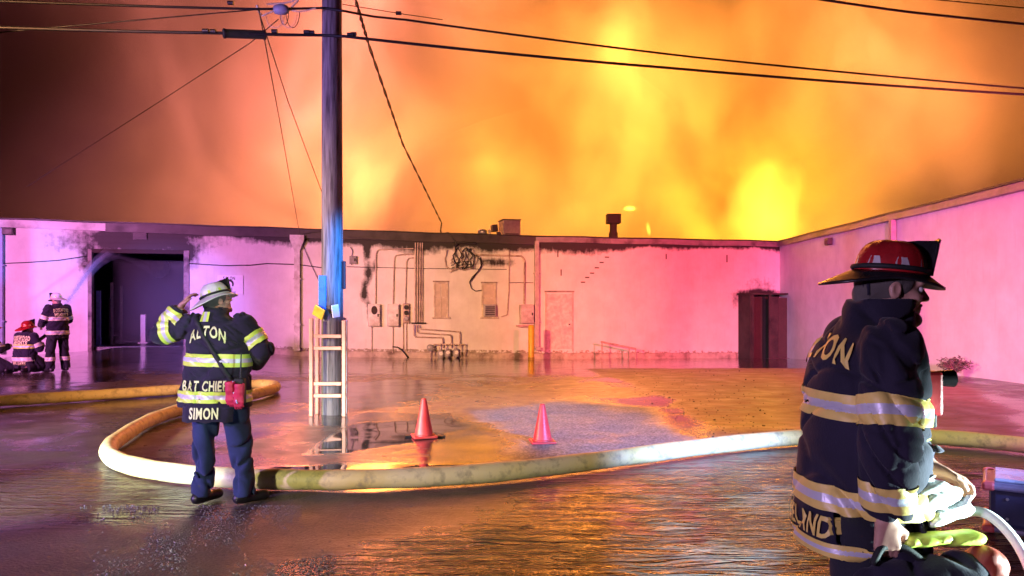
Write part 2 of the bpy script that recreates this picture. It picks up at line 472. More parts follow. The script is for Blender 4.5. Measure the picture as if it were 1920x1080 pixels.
DU0, DZ = wu(166, 468); DU1, _ = wu(354, 472)          # garage opening
warehouse = empty('warehouse', (W0.x, W0.y, 0), math.atan2(WU.y, WU.x))
tag(warehouse, 'long single-storey pale block warehouse with burning roof and open garage door', 'building')
me = wall_mesh('wall', -9.0, WL, .12, lambda u: ztop(u / WL), lambda u: zbase(u / WL), soot_front, peel_front, (DU0, DU1, DZ))
o = new_obj('wall', me, WM, warehouse)
sm = o.modifiers.new('thick', 'SOLIDIFY'); sm.thickness = .22; sm.offset = -1 
RL = (W1 - Vector((10.2, 2.0, 0))).length
def soot_right(U, Z):
    n = fbm(U * .6, Z * .8 + 30); return .45 * sstep(.30, .05, 4.08 - Z) * (.4 + 1.2 * n)
annex = empty('annex_building', (W1.x, W1.y, 0), math.atan2(RU.y, RU.x))
tag(annex, 'pale block building wing running along the right side of the yard', 'building')
def rbase(u):
    p = W1 + RU * u; return gz(p.x, p.y)
me = wall_mesh('wall', 0.0, RL, .2, lambda u: 4.07 + .03 * u / RL, rbase, soot_right, lambda U, Z: np.zeros_like(U))
o = new_obj('wall', me, WM, annex)

# ------------------------------------------------------------------ smoke filling the air behind and above the roofs
def smoke_mat():
    m = bpy.data.materials.new('fire_smoke'); m.use_nodes = True; nt = m.node_tree
    nt.nodes.remove(nt.nodes['Principled BSDF'])
    pv = nt.nodes.new('ShaderNodeVolumePrincipled'); out = nt.nodes['Material Output']
    nt.links.new(pv.outputs[0], out.inputs['Volume'])
    pv.inputs['Anisotropy'].default_value = .1
    tc = nt.nodes.new('ShaderNodeTexCoord'); mp = nt.nodes.new('ShaderNodeMapping'); mp.inputs['Scale'].default_value = (1, 1, .8); mp.inputs['Rotation'].default_value = (0, .5, 0)
    nt.links.new(tc.outputs['Object'], mp.inputs[0])
    n1 = nt.nodes.new('ShaderNodeTexNoise'); n1.inputs['Scale'].default_value = .12; n1.inputs['Detail'].default_value = 6; n1.inputs['Roughness'].default_value = .60; n1.inputs['Distortion'].default_value = 1.3
    nt.links.new(mp.outputs[0], n1.inputs['Vector'])
    r = nt.nodes.new('ShaderNodeMapRange'); r.inputs['From Min'].default_value = .40; r.inputs['From Max'].default_value = .66
    r.inputs['To Min'].default_value = .020; r.inputs['To Max'].default_value = .35
    nt.links.new(n1.outputs['Fac'], r.inputs['Value']); nt.links.new(r.outputs[0], pv.inputs['Density'])
    cr = nt.nodes.new('ShaderNodeValToRGB'); e_ = cr.color_ramp.elements; e_[0].position = .42; e_[0].color = (.93, .90, .90, 1); e_[1].position = .66; e_[1].color = (.50, .44, .44, 1)
    nt.links.new(n1.outputs['Fac'], cr.inputs[0]); nt.links.new(cr.outputs[0], pv.inputs['Color'])
    return m
b = MB(); b.box((-70, 0, 0), (75, 34, 40))
smoke = b.build('smoke', smoke_mat()); smoke.location = (0, 36, 4.4)
smoke['kind'] = 'stuff'; smoke['label'] = 'billowing smoke lit orange by the fire above the roofs'

# smoke in front of the lit cloud; the left volume is added for darkness
def dimming_smoke(px, py, D, r, dens, label, rot=0.0):
    m = bpy.data.materials.new('dimming_smoke_volume'); m.use_nodes = True; nt = m.node_tree; nt.nodes.remove(nt.nodes['Principled BSDF'])
    pv = nt.nodes.new('ShaderNodeVolumePrincipled'); nt.links.new(pv.outputs[0], nt.nodes['Material Output'].inputs['Volume']); pv.inputs['Color'].default_value = (.38, .24, .46, 1)
    tc = nt.nodes.new('ShaderNodeTexCoord'); ln = nt.nodes.new('ShaderNodeVectorMath'); ln.operation = 'LENGTH'; nt.links.new(tc.outputs['Object'], ln.inputs[0])
    nz = nt.nodes.new('ShaderNodeTexNoise'); nz.inputs['Scale'].default_value = 2.0; nz.inputs['Detail'].default_value = 5; nz.inputs['Distortion'].default_value = .8; nt.links.new(tc.outputs['Object'], nz.inputs['Vector'])
    ad = nt.nodes.new('ShaderNodeMath'); ad.operation = 'MULTIPLY_ADD'; nt.links.new(nz.outputs['Fac'], ad.inputs[0]); ad.inputs[1].default_value = 1.1; nt.links.new(ln.outputs['Value'], ad.inputs[2])
    mr = nt.nodes.new('ShaderNodeMapRange'); mr.inputs['From Min'].default_value = 1.40; mr.inputs['From Max'].default_value = .65; mr.inputs['To Min'].default_value = 0; mr.inputs['To Max'].default_value = dens
    nt.links.new(ad.outputs[0], mr.inputs['Value']); nt.links.new(mr.outputs[0], pv.inputs['Density'])
    b = MB(); prof = [(math.sin(math.pi * k / 10), -math.cos(math.pi * k / 10)) for k in range(11)]; prof[0] = (.01, -1); prof[-1] = (.01, 1); b.lathe(prof, 20)
    o = b.build('dimming_smoke', m); o.location = at(px, py, D); o.scale = r; o.rotation_euler = (0, rot, 0); o['kind'] = 'stuff'; o['label'] = label; return o
dimming_smoke(-90, 110, 33.0, (12.0, 3.0, 11.0), .75, 'purple smoke added to darken the unlit sky over the left end of the roof')
dimming_smoke(1110, -30, 33.0, (4.2, 2.0, 2.2), .35, 'dark smoke curl at the top of the picture, above the flue', .3)
dimming_smoke(1990, 90, 31.5, (5.5, 2.2, 4.0), .22, 'dull smoke drifting over the far end of the right wing')
# ------------------------------------------------------------------ shared materials
M_paint = M('white_paint', (.72, .71, .69), .5, dirt=(.42, .37, .33), scale=5)
M_fascia = M('sooty_fascia', (.055, .045, .045), .5, scale=3, dirt=(.015, .012, .012))
M_fascia_w = M('white_fascia', (.62, .60, .62), .45, scale=2, dirt=(.12, .10, .10))
M_dark = M('dark_metal', (.035, .033, .035), .5, .3)
M_steel = M('galvanised_steel', (.40, .40, .41), .42, .7, scale=14)
M_pipe = M('painted_pipe', (.55, .44, .38), .5, scale=9, dirt=(.25, .18, .15))
M_black = M('black_rubber', (.012, .012, .013), .55)
M_char = M('charred_wood', (.05, .035, .03), .85, scale=6, bump=.5)
M_wood = M('weathered_wood', (.24, .17, .13), .8, scale=5, bump=.5)
M_glass = M('window_glass', (.10, .08, .08), .12, scale=2, bump=.02)
M_floor = M('shop_floor', (.05, .05, .055), .3)
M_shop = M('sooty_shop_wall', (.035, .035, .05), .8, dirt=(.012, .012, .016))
M_gal = M('meter_grey', (.42, .41, .43), .45, .2)
M_white = M('white_print', (.80, .80, .80), .5, var=.06)
M_ink = M('black_ink', (.02, .015, .02), .6, var=.05)
M_yellow = M('safety_yellow', (.78, .50, .02), .45, dirt=(.45, .28, .05), scale=5)
M_orange = M('cone_orange', (.70, .045, .04), .42, scale=6, dirt=(.34, .04, .035))
M_plast = M('guard_plastic', (.78, .36, .20), .4, scale=4, dirt=(.55, .30, .2))
M_plastw = M('guard_white', (.80, .78, .74), .4, scale=4)

def local_w(o): o.parent = warehouse; o.matrix_parent_inverse = warehouse.matrix_basis.inverted() if False else Matrix.LocRotScale(warehouse.location, warehouse.rotation_euler, None).inverted(); return o
def local_a(o): o.parent = annex; o.matrix_parent_inverse = Matrix.LocRotScale(annex.location, annex.rotation_euler, None).inverted(); return o
def sub(o, p): o.parent = p; return o
def wp(u, d, z): return MW @ Vector((u, -d, z))           # u along the wall, d proud of it, z height

# roof slabs
b = MB()
b.box((-9.2, .3, 3.55), (WL + 26, 34, 3.80)); o = local_w(b.build('roof', M_dark)); o.data.transform(MW)
b = MB(); b.box((0, -22, 3.50), (RL, -.25, 3.74)); o = b.build('roof', M_dark); o.parent = annex
if RN.dot(Vector((-RU.y, RU.x, 0))) < 0: o.data.transform(Matrix.Scale(-1, 4, Vector((0, 1, 0))))

# fascia and gutter of the front wall, white at the left end, sooty elsewhere
def fascia(name, u0, u1, mat, dz0, dz1, d0, d1, steps=14):
    b = MB(); rings = []
    for k in range(steps + 1):
        u = u0 + (u1 - u0) * k / steps; z = ztop(u / WL) + .012 * math.sin(u * 1.7)
        rings.append([wp(u, d1, z + dz0), wp(u, d1, z + dz1), wp(u, d0, z + dz1), wp(u, d0, z + dz0)])
    vs = [v for r in rings for v in r]
    fs = [(i * 4 + k, (i + 1) * 4 + k, (i + 1) * 4 + (k + 1) % 4, i * 4 + (k + 1) % 4) for i in range(steps) for k in range(4)]
    b.add(vs, fs + [(0, 1, 2, 3), tuple(reversed([steps * 4 + k for k in range(4)]))])
    return local_w(b.build(name, mat))
UF = wu(200, 425)[0]; UG = wu(1003, 450)[0]
fascia('fascia', -9.0, UF - .01, M_fascia_w, -.20, .05, .004, .10)
fascia('fascia', UF, UG - .01, M_fascia, -.24, .06, .004, .11)
fascia('fascia', UG, WL - .12, M('purple_grey_gutter', (.30, .25, .27), .45, scale=3, dirt=(.05, .04, .04)), -.15, .05, .004, .14)
fascia('roof_edge', -9.0, WL - .14, M_dark, .065, .10, -.25, .16, 26)
# right wing gutter
b = MB()
for i, (d0, d1, z0, z1) in enumerate(((.004, .16, 3.93, 4.10), (-.2, .20, 4.105, 4.15))):
    vs = []
    for u in np.linspace(.15, RL, 16):
        p = W1 + RU * float(u); dz = .03 * u / RL + .01 * math.sin(u * 2.1)
        for d, z in ((d1, z0), (d1, z1), (d0, z1), (d0, z0)): vs.append(p + RN * d + Vector((0, 0, z + dz)))
    fs = [(k * 4 + j, k * 4 + (j + 1) % 4, (k + 1) * 4 + (j + 1) % 4, (k + 1) * 4 + j) for k in range(15) for j in range(4)]
    b.add(vs, fs + [(0, 1, 2, 3), (60, 61, 62, 63)], i)
local_a(b.build('gutter', [M('plum_gutter', (.22, .17, .19), .4, scale=2, dirt=(.06, .05, .05)), M_dark]))

# concrete base course of the front wall
def base_course(u0, u1):
    b = MB(); n = 30; vs = []
    for k in range(n + 1):
        u = u0 + (u1 - u0) * k / n; zb = zbase(u / WL)
        for d, z in ((.06, zb - .1), (.05, zb + .20 + .01 * math.sin(u * 3)), (.003, zb + .22), (.003, zb - .1)): vs.append(wp(u, d, z))
    b.add(vs, [(k * 4 + j, (k + 1) * 4 + j, (k + 1) * 4 + (j + 1) % 4, k * 4 + (j + 1) % 4) for k in range(n) for j in range(4)] + [(0, 1, 2, 3), tuple(reversed([n * 4 + j for j in range(4)]))])
    return local_w(b.build('base_course', M('peeling_base', (.55, .47, .40), .8, scale=5, dirt=(.16, .11, .09), bump=.5)))
base_course(DU1 + .1, wu(1378, 640)[0])

# the garage: a deep dark room, its floor, jambs and what stands in it
zf = .14
b = MB()
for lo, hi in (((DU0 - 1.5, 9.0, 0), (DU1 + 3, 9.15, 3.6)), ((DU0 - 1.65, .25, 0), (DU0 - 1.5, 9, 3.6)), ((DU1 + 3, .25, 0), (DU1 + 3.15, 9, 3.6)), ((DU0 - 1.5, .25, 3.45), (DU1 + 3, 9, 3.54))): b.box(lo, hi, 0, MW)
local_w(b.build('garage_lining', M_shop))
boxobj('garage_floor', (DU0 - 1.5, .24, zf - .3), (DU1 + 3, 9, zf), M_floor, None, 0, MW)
local_w(bpy.data.objects['garage_floor'])
M_jamb = M('scorched_jamb', (.34, .27, .25), .8, scale=9, dirt=(.08, .06, .06), bump=.4)
for u0, u1 in ((DU0 - .02, DU0 + .10), (DU1 - .16, DU1 + .02)):
    local_w(boxobj('door_jamb', (u0, -.03, zf - .3), (u1, .26, DZ + .02), M_jamb, None, .01, MW))
local_w(boxobj('door_lintel', (DU0 + .11, -.02, DZ - .10), (DU1 - .17, .26, DZ + .03), M_char, None, .01, MW))
for px, y0, y1, w, dd, mat in ((184, 545, 650, .12, .6, M('blue_post', (.20, .32, .75), .4)), (209, 530, 632, .08, 1.4, M_gal), (227, 536, 634, .07, 1.8, M_steel), (268, 590, 652, .16, 2.2, M_gal), (205, 560, 640, .05, 1.2, M_dark)):
    p0 = ray_plane(px, y0, W0 - WN * dd, WN); u = (p0 - W0).dot(WU)
    b = MB(); b.box((u - w / 2, dd, zf), (u + w / 2, dd + w, p0.z), 0, MW); b.box((u - w, dd - .05, zf), (u + w, dd + w + .05, zf + .03), 0, MW)
    tag(b.build('steel_post', mat), {184: 'blue lit steel post just inside the garage door', 209: 'grey steel post second from the left inside the garage', 227: 'thin galvanised post third from the left inside the garage',
        268: 'short wide grey post in the middle of the garage opening', 205: 'thin dark post behind the blue one in the garage'}[px], 'post', 'posts inside the garage')
# vent above the garage door
vent = local_w(wbox('vent', 250, 436, 276, 449, .004, .05, M_dark))
for k in range(4):
    y = 437.5 + k * 3
    sub(wbox('slat', 251.5, y, 274.5, y + 1.6, .055, .085, M_fascia), vent)

# downspouts with leader heads
def downspout(px, y0, y1, w, mat, label, head=False, lit=None):
    u, z1 = wu(px, y0); _, z0 = wu(px, y1)
    b = MB(); b.box((u - w / 2, -.16, z0), (u + w / 2, -.04, z1), 0, MW)
    d = b.build('downspout', mat); bevel(d, .012); tag(d, label, 'downspout')
    if head:
        b = MB(); vs = []
        for z, hw, dd in ((z1 - .05, w / 2 + .01, .17), (z1 + .30, .24, .26), (z1 + .46, .24, .26)):
            for su, dv in ((-hw, dd), (hw, dd), (hw, .03), (-hw, .03)): vs.append(wp(u + su, dv, z))
        b.add(vs, [(k * 4 + j, k * 4 + (j + 1) % 4, k * 4 + 4 + (j + 1) % 4, k * 4 + 4 + j) for k in range(2) for j in range(4)] + [(3, 2, 1, 0), (8, 9, 10, 11)])
        b.build('leader_head', mat, d)
    for f in (.25, .7):
        z = z0 + (z1 - z0) * f
        b = MB(); b.box((u - w / 2 - .04, -.168, z - .02), (u + w / 2 + .04, -.02, z + .02), 0, MW); b.build('strap', mat, d)
    b = MB(); b.box((u - w / 2 - .005, -.30, z0 - .02), (u + w / 2 + .005, -.165, z0 + .10), 0, MW); b.build('outlet', mat, d)
downspout(557, 466, 656, .20, M_paint, 'pale downspout with funnel head left of the utility pole', True)
downspout(1005, 452, 655, .17, M('mauve_pipe', (.50, .40, .42), .5, scale=6), 'mauve downspout beside the yellow bollard')
downspout(4, 428, 660, .13, M('blue_lit_paint', (.30, .34, .55), .5, scale=6), 'downspout painted as if lit blue at the left edge of the warehouse')  # blue light on the pipe is put into its base colour
# right wing downspout and wall lamp
def rp(u, d, z): return W1 + RU * u + RN * d + Vector((0, 0, z))
p = rwall(1680, 420); ur = (p - W1).dot(RU)
MR = Matrix(((RU.x, RN.x, 0, W1.x), (RU.y, RN.y, 0, W1.y), (0, 0, 1, 0), (0, 0, 0, 1)))
b = MB(); b.box((ur - .09, .04, rbase(ur) + .1), (ur + .09, .17, 3.95), 0, MR); d = bevel(b.build('downspout', M('plum_pipe', (.30, .22, .25), .5, scale=6)), .012)
tag(d, 'plum downspout on the right wing behind the walking firefighter', 'downspout')
for z in (1.2, 2.9): 
    b = MB(); b.box((ur - .12, .02, z), (ur + .12, .178, z + .04), 0, MR); b.build('strap', M_dark, d)
def wall_lamp(c, Mx, label):
    r = empty('wall_lamp', c); tag(r, label, 'lamp')
    b = MB(); b.box((-.17, .003, -.12), (.17, .16, .12), 0, Mx); bevel(b.build('housing', M_dark, r), .02)
    b = MB(); b.box((-.13, .162, -.09), (.13, .175, .05), 0, Mx); b.build('lens', M_glass, r)
    return r
R3 = MR.to_3x3().to_4x4(); W3 = Matrix(((WU.x, WN.x, 0, 0), (WU.y, WN.y, 0, 0), (0, 0, 1, 0), (0, 0, 0, 1)))
wall_lamp(rwall(1558, 453), R3, 'dark unlit lamp high on the right wing wall')
wall_lamp(wall(17, 434), W3, 'dark unlit lamp under the white fascia at the left edge')

# ------------------------------------------------------------------ wall services
def wtube(pix, r, d=.05, n=6):                       # pipe run given by pixels on the wall plane
    b = MB(); b.tube([wall(x, y, d) for x, y in pix], r, n); return b
def arc(x0, y0, x1, y1, n=5, flip=False):            # rounded corner pixels
    out = []
    for k in range(n + 1):
        a = math.pi / 2 * k / n
        out.append((x0 + (x1 - x0) * (1 - math.cos(a)), y0 + (y1 - y0) * math.sin(a)) if not flip else (x0 + (x1 - x0) * math.sin(a), y0 + (y1 - y0) * (1 - math.cos(a))))
    return out
def conduit(pix, r, label, mat=None, d=.05):
    o = wtube(pix, r, d).build('conduit', mat or M_pipe); tag(o, label, 'conduit', 'conduits on the wall'); return o
conduit([(704, 570), (705, 478)] + arc(705, 478, 712, 468) + [(775, 466)], .022, 'conduit rising from the burnt electrical panel')
conduit([(737, 570), (739, 488)] + arc(739, 488, 746, 478) + [(775, 476)], .022, 'conduit rising from the clean electrical panel')
conduit([(760, 570), (762, 494)] + arc(762, 494, 769, 484) + [(777, 483)], .020, 'conduit rising from the meter strip')
conduit([(697, 613), (697, 660)], .014, 'conduit dropping from the burnt electrical panel to the ground')
conduit([(737, 613), (736, 662)], .014, 'conduit dropping from the clean electrical panel to the ground')
conduit([(756, 606), (756, 656)], .016, 'left conduit dropping from the meter strip')
conduit([(762, 606), (762, 660)], .016, 'right conduit dropping from the meter strip')
conduit([(983, 570), (984, 494)] + arc(984, 494, 975, 480) + [(890, 478)], .035, 'bent conduit rising from the disconnect box', M_pipe)
conduit([(955, 468), (954, 545), (951, 590), (940, 594)], .020, 'thin conduit left of the disconnect box ending at the window')
for k, (x, lab) in enumerate(((779, 'first'), (783.5, 'second'), (788, 'third'), (792, 'fourth'))):
    conduit([(x, 455), (x - .6, 606)], .026, lab + ' from the left of four gas pipes climbing the wall', M_pipe, .07)
tag(wtube([(771, 606), (799, 606)], .03, .09).build('pipe_bracket', M_dark), 'dark bracket clamping the four gas pipes', 'bracket')
for pix, lab in (([(776, 609), (776, 628)] + [(779, 632), (828, 633), (830, 636), (830, 652)], 'lowest gas pipe stepping down to the meters'), ([(781, 609), (781, 621), (784, 624), (844, 628), (846, 631), (846, 652)], 'middle gas pipe stepping down to the meters'),
               ([(786, 609), (786, 614), (789, 617), (860, 622), (862, 625), (862, 652)], 'upper gas pipe stepping down to the meters')):
    o = wtube(pix, .024, .14).build('gas_pipe', M_pipe); tag(o, lab, 'pipe', 'gas pipes stepping down to the meters')
rack = empty('gas_meter_rack', wall(843, 670)); tag(rack, 'row of grey gas meters under a pipe header at the wall foot', 'gas meter')
def to_local(b, root): o0 = root.location; b.v = [tuple(Vector(v) - o0) for v in b.v]; return b
b = wtube([(813, 646), (872, 646)], .026, .2); to_local(b, rack).build('header_pipe', M_pipe, rack)
for x in (814, 824, 836, 852, 864, 872):
    to_local(wtube([(x, 646), (x, 668)], .02, .2), rack).build('riser', M_pipe, rack)
for x, y in ((839, 662), (855, 662), (826, 664)):
    c = wall(x, y, .22) - rack.location
    b = MB(); b.lathe([(.02, -.17), (.10, -.15), (.12, -.06), (.12, .06), (.10, .12), (.05, .16), (.02, .17)], 14, 0, Matrix.Translation(c)); m_ = b.build('meter', M_gal, rack)
    b = MB(); b.lathe([(.07, -.02), (.07, .02)], 12, 0, Matrix.Translation(c + WN * .12 + Vector((0, 0, .03))) @ W3 @ Matrix.Rotation(math.pi / 2, 4, 'X')); b.build('dial', M_white, m_)
c = wall(807, 652, .2) - rack.location
b = MB(); b.lathe([(.02, -.03), (.13, -.025), (.13, .025), (.02, .03)], 18, 0, Matrix.Translation(c) @ W3 @ Matrix.Rotation(math.pi / 2, 4, 'X')); b.build('regulator', M_gal, rack)
to_local(wtube([(807, 656), (807, 670)], .02, .2), rack).build('riser', M_pipe, rack)

def panel(name, px0, py0, px1, py1, depth, mat, label, lidmat=None):
    r = empty(name, wall((px0 + px1) / 2, py1)); tag(r, label, 'electrical box')
    u0, z1 = wu(px0, py0); u1, _ = wu(px1, py0); _, z0 = wu(px0, py1); inv = Matrix.Translation(-r.location) @ MW
    bevel(boxobj('housing', (u0, -depth, z0), (u1, -.004, z1), mat, r, 0, inv), .015)
    bevel(boxobj('lid', (u0 + .02, -depth - .022, z0 + .03), (u1 - .02, -depth - .002, z1 - .03), lidmat or mat, r, 0, inv), .008)
    boxobj('hasp', (u1 - .10, -depth - .04, (z0 + z1) / 2 - .05), (u1 - .05, -depth - .024, (z0 + z1) / 2 + .05), M_dark, r, 0, inv)
    return r, u0, u1, z0, z1, inv
r_, u0, u1, z0, z1, inv = panel('electrical_panel', 690, 570, 712, 612, .20, M_paint, 'scorched electrical panel with a black hole in its lid')
b = MB(); b.lathe([(.12, 0), (.12, .012)], 14, 0, inv @ Matrix.Translation(((u0 + u1) / 2, -.225, z1 - .22)) @ Matrix.Rotation(math.pi / 2, 4, 'X') @ Matrix.Diagonal((.9, 1.3, 1, 1))); b.build('burn_hole', M_char, r_)
panel('electrical_panel', 726, 570, 747, 612, .22, M_paint, 'clean pale electrical panel beside the meter strip')
r_, u0, u1, z0, z1, inv = panel('disconnect_box', 973, 571, 998, 606, .26, M('lilac_box', (.60, .50, .55), .5, dirt=(.35, .25, .3)), 'pale disconnect box above the yellow bollard')
boxobj('shelf', (u0 - .12, -.36, z0 - .12), (u1 - .1, -.02, z0 - .06), M('pink_shelf', (.60, .34, .42), .5), r_, 0, inv)
r_, u0, u1, z0, z1, inv = panel('meter_strip', 755, 569, 767, 606, .12, M_pipe, 'narrow strip of round electric meters on the wall')
for zz, mt in ((z1 - .14, M_dark), (z1 - .34, M_dark), (z1 - .54, M_gal)):
    b = MB(); b.lathe([(.085, 0), (.085, .05), (.06, .09)], 14, 0, inv @ Matrix.Translation(((u0 + u1) / 2, -.14, zz)) @ Matrix.Rotation(math.pi / 2, 4, 'X')); b.build('meter', mt, r_)
panel('junction_box', 655, 480, 669, 495, .10, M('dull_grey_box', (.25, .24, .26), .5), 'small grey junction box high beside the pole')
o = wtube([(657, 463), (661, 470), (660, 478), (656, 488), (660, 497)], .012, .06).build('cable', M_black); tag(o, 'short black cable looping over the small junction box', 'cable')
o = wtube([(736, 650), (745, 651), (753, 656), (760, 664), (765, 671)], .022, .14).build('hose_stub', M_black); tag(o, 'black hose stub bending to the ground under the panels', 'pipe')

# windows
def window(px0, py0, px1, py1, label, ac=False):
    r = empty('window', wall((px0 + px1) / 2, py1)); tag(r, label, 'window')
    u0, z1 = wu(px0, py0); u1, _ = wu(px1, py0); _, z0 = wu(px0, py1); inv = Matrix.Translation(-r.location) @ MW
    f = .055
    fm = M('window_paint', (.66, .58, .50), .6, dirt=(.4, .3, .25))
    for lo, hi in (((u0, z0), (u0 + f, z1)), ((u1 - f, z0), (u1, z1)), ((u0 + f + .001, z1 - f), (u1 - f - .001, z1)), ((u0 + f + .001, (z0 + z1) / 2 + .05), (u1 - f - .001, (z0 + z1) / 2 + .10))):
        boxobj('frame', (lo[0], -.055, lo[1]), (hi[0], -.004, hi[1]), fm, r, 0, inv)
    boxobj('sill', (u0 - .06, -.10, z0 - .07), (u1 + .06, -.004, z0 - .002), fm, r, .006, inv)
    boxobj('header', (u0 - .03, -.075, z1 + .002), (u1 + .03, -.004, z1 + .05), M_jamb, r, 0, inv)
    pm = M('painted_pane', (.62, .52, .42), .35, scale=3)
    zm = (z0 + z1) / 2
    if ac:
        boxobj('pane', (u0 + f, -.02, zm + .1), (u1 - f, -.006, z1 - f), pm, r, 0, inv)
        boxobj('pane', (u0 + f, -.02, zm - .16), (u1 - f, -.006, zm + .05), pm, r, 0, inv)
        a = boxobj('air_conditioner', (u0 + f, -.22, z0 + .01), (u1 - f, -.006, zm - .17), M_gal, r, .01, inv)
        for k in range(5):
            zz = z0 + .06 + k * (zm - .17 - z0 - .1) / 5
            boxobj('slat', (u0 + f + .04, -.235, zz), (u1 - f - .04, -.222, zz + .045), M_dark, a, 0, inv)
    else:
        um = (u0 + u1) / 2
        for za, zb_ in ((z0 + .005, (z0 + zm) / 2 - .01), ((z0 + zm) / 2 + .02, zm + .045), (zm + .105, z1 - f - .002)):
            for ua, ub in ((u0 + f + .002, um - .015), (um + .015, u1 - f - .002)):
                boxobj('pane', (ua, -.02, za), (ub, -.006, zb_), pm, r, 0, inv)
        boxobj('muntin', (um - .014, -.045, z0), (um + .014, -.004, (z0 + z1) / 2 + .045), fm, r, 0, inv)
        boxobj('muntin', (u0 + f, -.042, (z0 + zm) / 2 - .008), (u1 - f, -.006, (z0 + zm) / 2 + .018), fm, r, 0, inv)
window(813, 529, 840, 594, 'painted-over sash window left of the one with an air conditioner')
window(903, 531, 930, 594, 'sash window with an air conditioner in its lower half', True)

# closed flush door near the bollard, handrail, stepped cracks
r = empty('service_door', wall(1048, 662)); tag(r, 'pale flush service door right of the mauve downspout', 'door')
u0, z1 = wu(1022, 548); u1, _ = wu(1075, 548); _, z0 = wu(1022, 660); inv = Matrix.Translation(-r.location) @ MW
boxobj('door_leaf', (u0 + .07, -.03, z0 + .1), (u1 - .07, -.004, z1 - .06), M('door_paint', (.70, .62, .58), .5, dirt=(.5, .38, .4)), r, 0, inv)
for lo, hi in (((u0, z0), (u0 + .06, z1)), ((u1 - .06, z0), (u1, z1))): boxobj('jamb', (lo[0], -.04, lo[1]), (hi[0], -.004, hi[1]), M('jamb_paint', (.62, .50, .46), .5), r, 0, inv)
boxobj('lintel', (u0 - .02, -.06, z1 + .002), (u1 + .02, -.004, z1 + .06), M_jamb, r, 0, inv)
b = MB(); b.tube([inv @ Vector((u1 - .18, -.03, z0 + 1.05)), inv @ Vector((u1 - .18, -.09, z0 + 1.05))], .03, 8); b.build('knob', M_dark, r)
r = empty('handrail', ground(1190, 676)); tag(r, 'bent pipe handrail leaning along the wall foot', 'handrail')
b = wtube([(1127, 641), (1192, 654)], .035, .9, 8); to_local(b, r).build('rail', M_pipe, r)
for x, y0, y1 in ((1192, 654, 672), (1180, 652, 674), (1129, 641, 668)):
    to_local(wtube([(x, y0), (x - .6, y1)], .025, .9), r).build('post', M_pipe, r)
cracks = [(1093, 528), (1101, 519), (1110, 511), (1119, 501), (1128, 491), (1138, 481)]
M_crack = M('crack_dark', (.06, .03, .03), .9)
for i, (x, y) in enumerate(cracks):
    o = wbox('crack', x - 4, y, x + 4, y + 2.2, .001, .006, M_crack); local_w(o)
for x, y0, y1 in ((1046, 469, 482), (1249, 476, 486), (1363, 478, 492), (1052, 505, 517)):
    local_w(wbox('soot_run', x - 1, y0, x + 1, y1, .001, .007, M_crack))

# scorched vestibule in the corner with an open dark doorway
ves = empty('vestibule', wall(1432, 668)); tag(ves, 'scorched brown plywood vestibule with an open doorway in the corner', 'shed')
u0, z1 = wu(1384, 553); u1 = WL - .05; z0 = zbase(.97) - .1; inv = Matrix.Translation(-ves.location) @ MW
um = u0 + (u1 - u0) * .50
M_ply = M('scorched_plywood', (.045, .032, .028), .8, scale=4, dirt=(.015, .012, .012), bump=.4)
for nm, lo, hi in (('side_panel', (u0, -.9, z0), (u0 + .06, -.004, z1)), ('front_panel', (um, -.9, z0), (u1 - .62, -.84, z1 - .08)), ('front_panel', (u1 - .18, -.9, z0), (u1, -.84, z1 - .08)),
                   ('roof_panel', (u0 - .06, -1.0, z1 + .002), (u1 + .02, -.004, z1 + .07)), ('door_leaf', (u1 - .60, -.87, z0), (u1 - .2, -.83, z1 - .12)), ('post', (u0 + .07, -.9, z0), (u0 + .16, -.82, z1 - .002)), ('post', (um - .1, -.91, z0), (um - .002, -.82, z1 - .002))):
    boxobj(nm, lo, hi, M_char if nm in ('door_leaf',) else M_ply, ves, .006, inv)
boxobj('inner_wall', (u0 + .07, -.05, z0), (u1, -.006, z1 - .01), M_char, ves, 0, inv)
boxobj('step', (u0 - .3, -1.5, z0 - .1), (u1 + .05, -.92, z0 + .16), M('step_concrete', (.28, .22, .2), .7), ves, .02, inv)

# cables slung along the wall
def wcable(pix, r, label, d=.06):
    o = wtube(pix, r, d, 5).build('cable', M_black); tag(o, label, 'cable', 'cables slung along the wall'); return o
wcable([(0, 494), (50, 492), (110, 488), (162, 480)], .012, 'thin cable slung along the wall left of the garage')
wcable([(355, 494), (420, 498), (470, 497), (500, 494), (560, 496), (604, 502)], .016, 'cable slung along the wall behind the chief')
wcable([(650, 500), (690, 501), (780, 503), (850, 504), (950, 505)], .010, 'thin cable running behind the conduits')
wcable([(560, 440), (572, 470), (585, 500), (598, 527)], .010, 'thin cable falling from the funnel head behind the pole')
wcable([(1000, 530), (955, 530)], .010, 'thin cable between the downspout and the conduit')
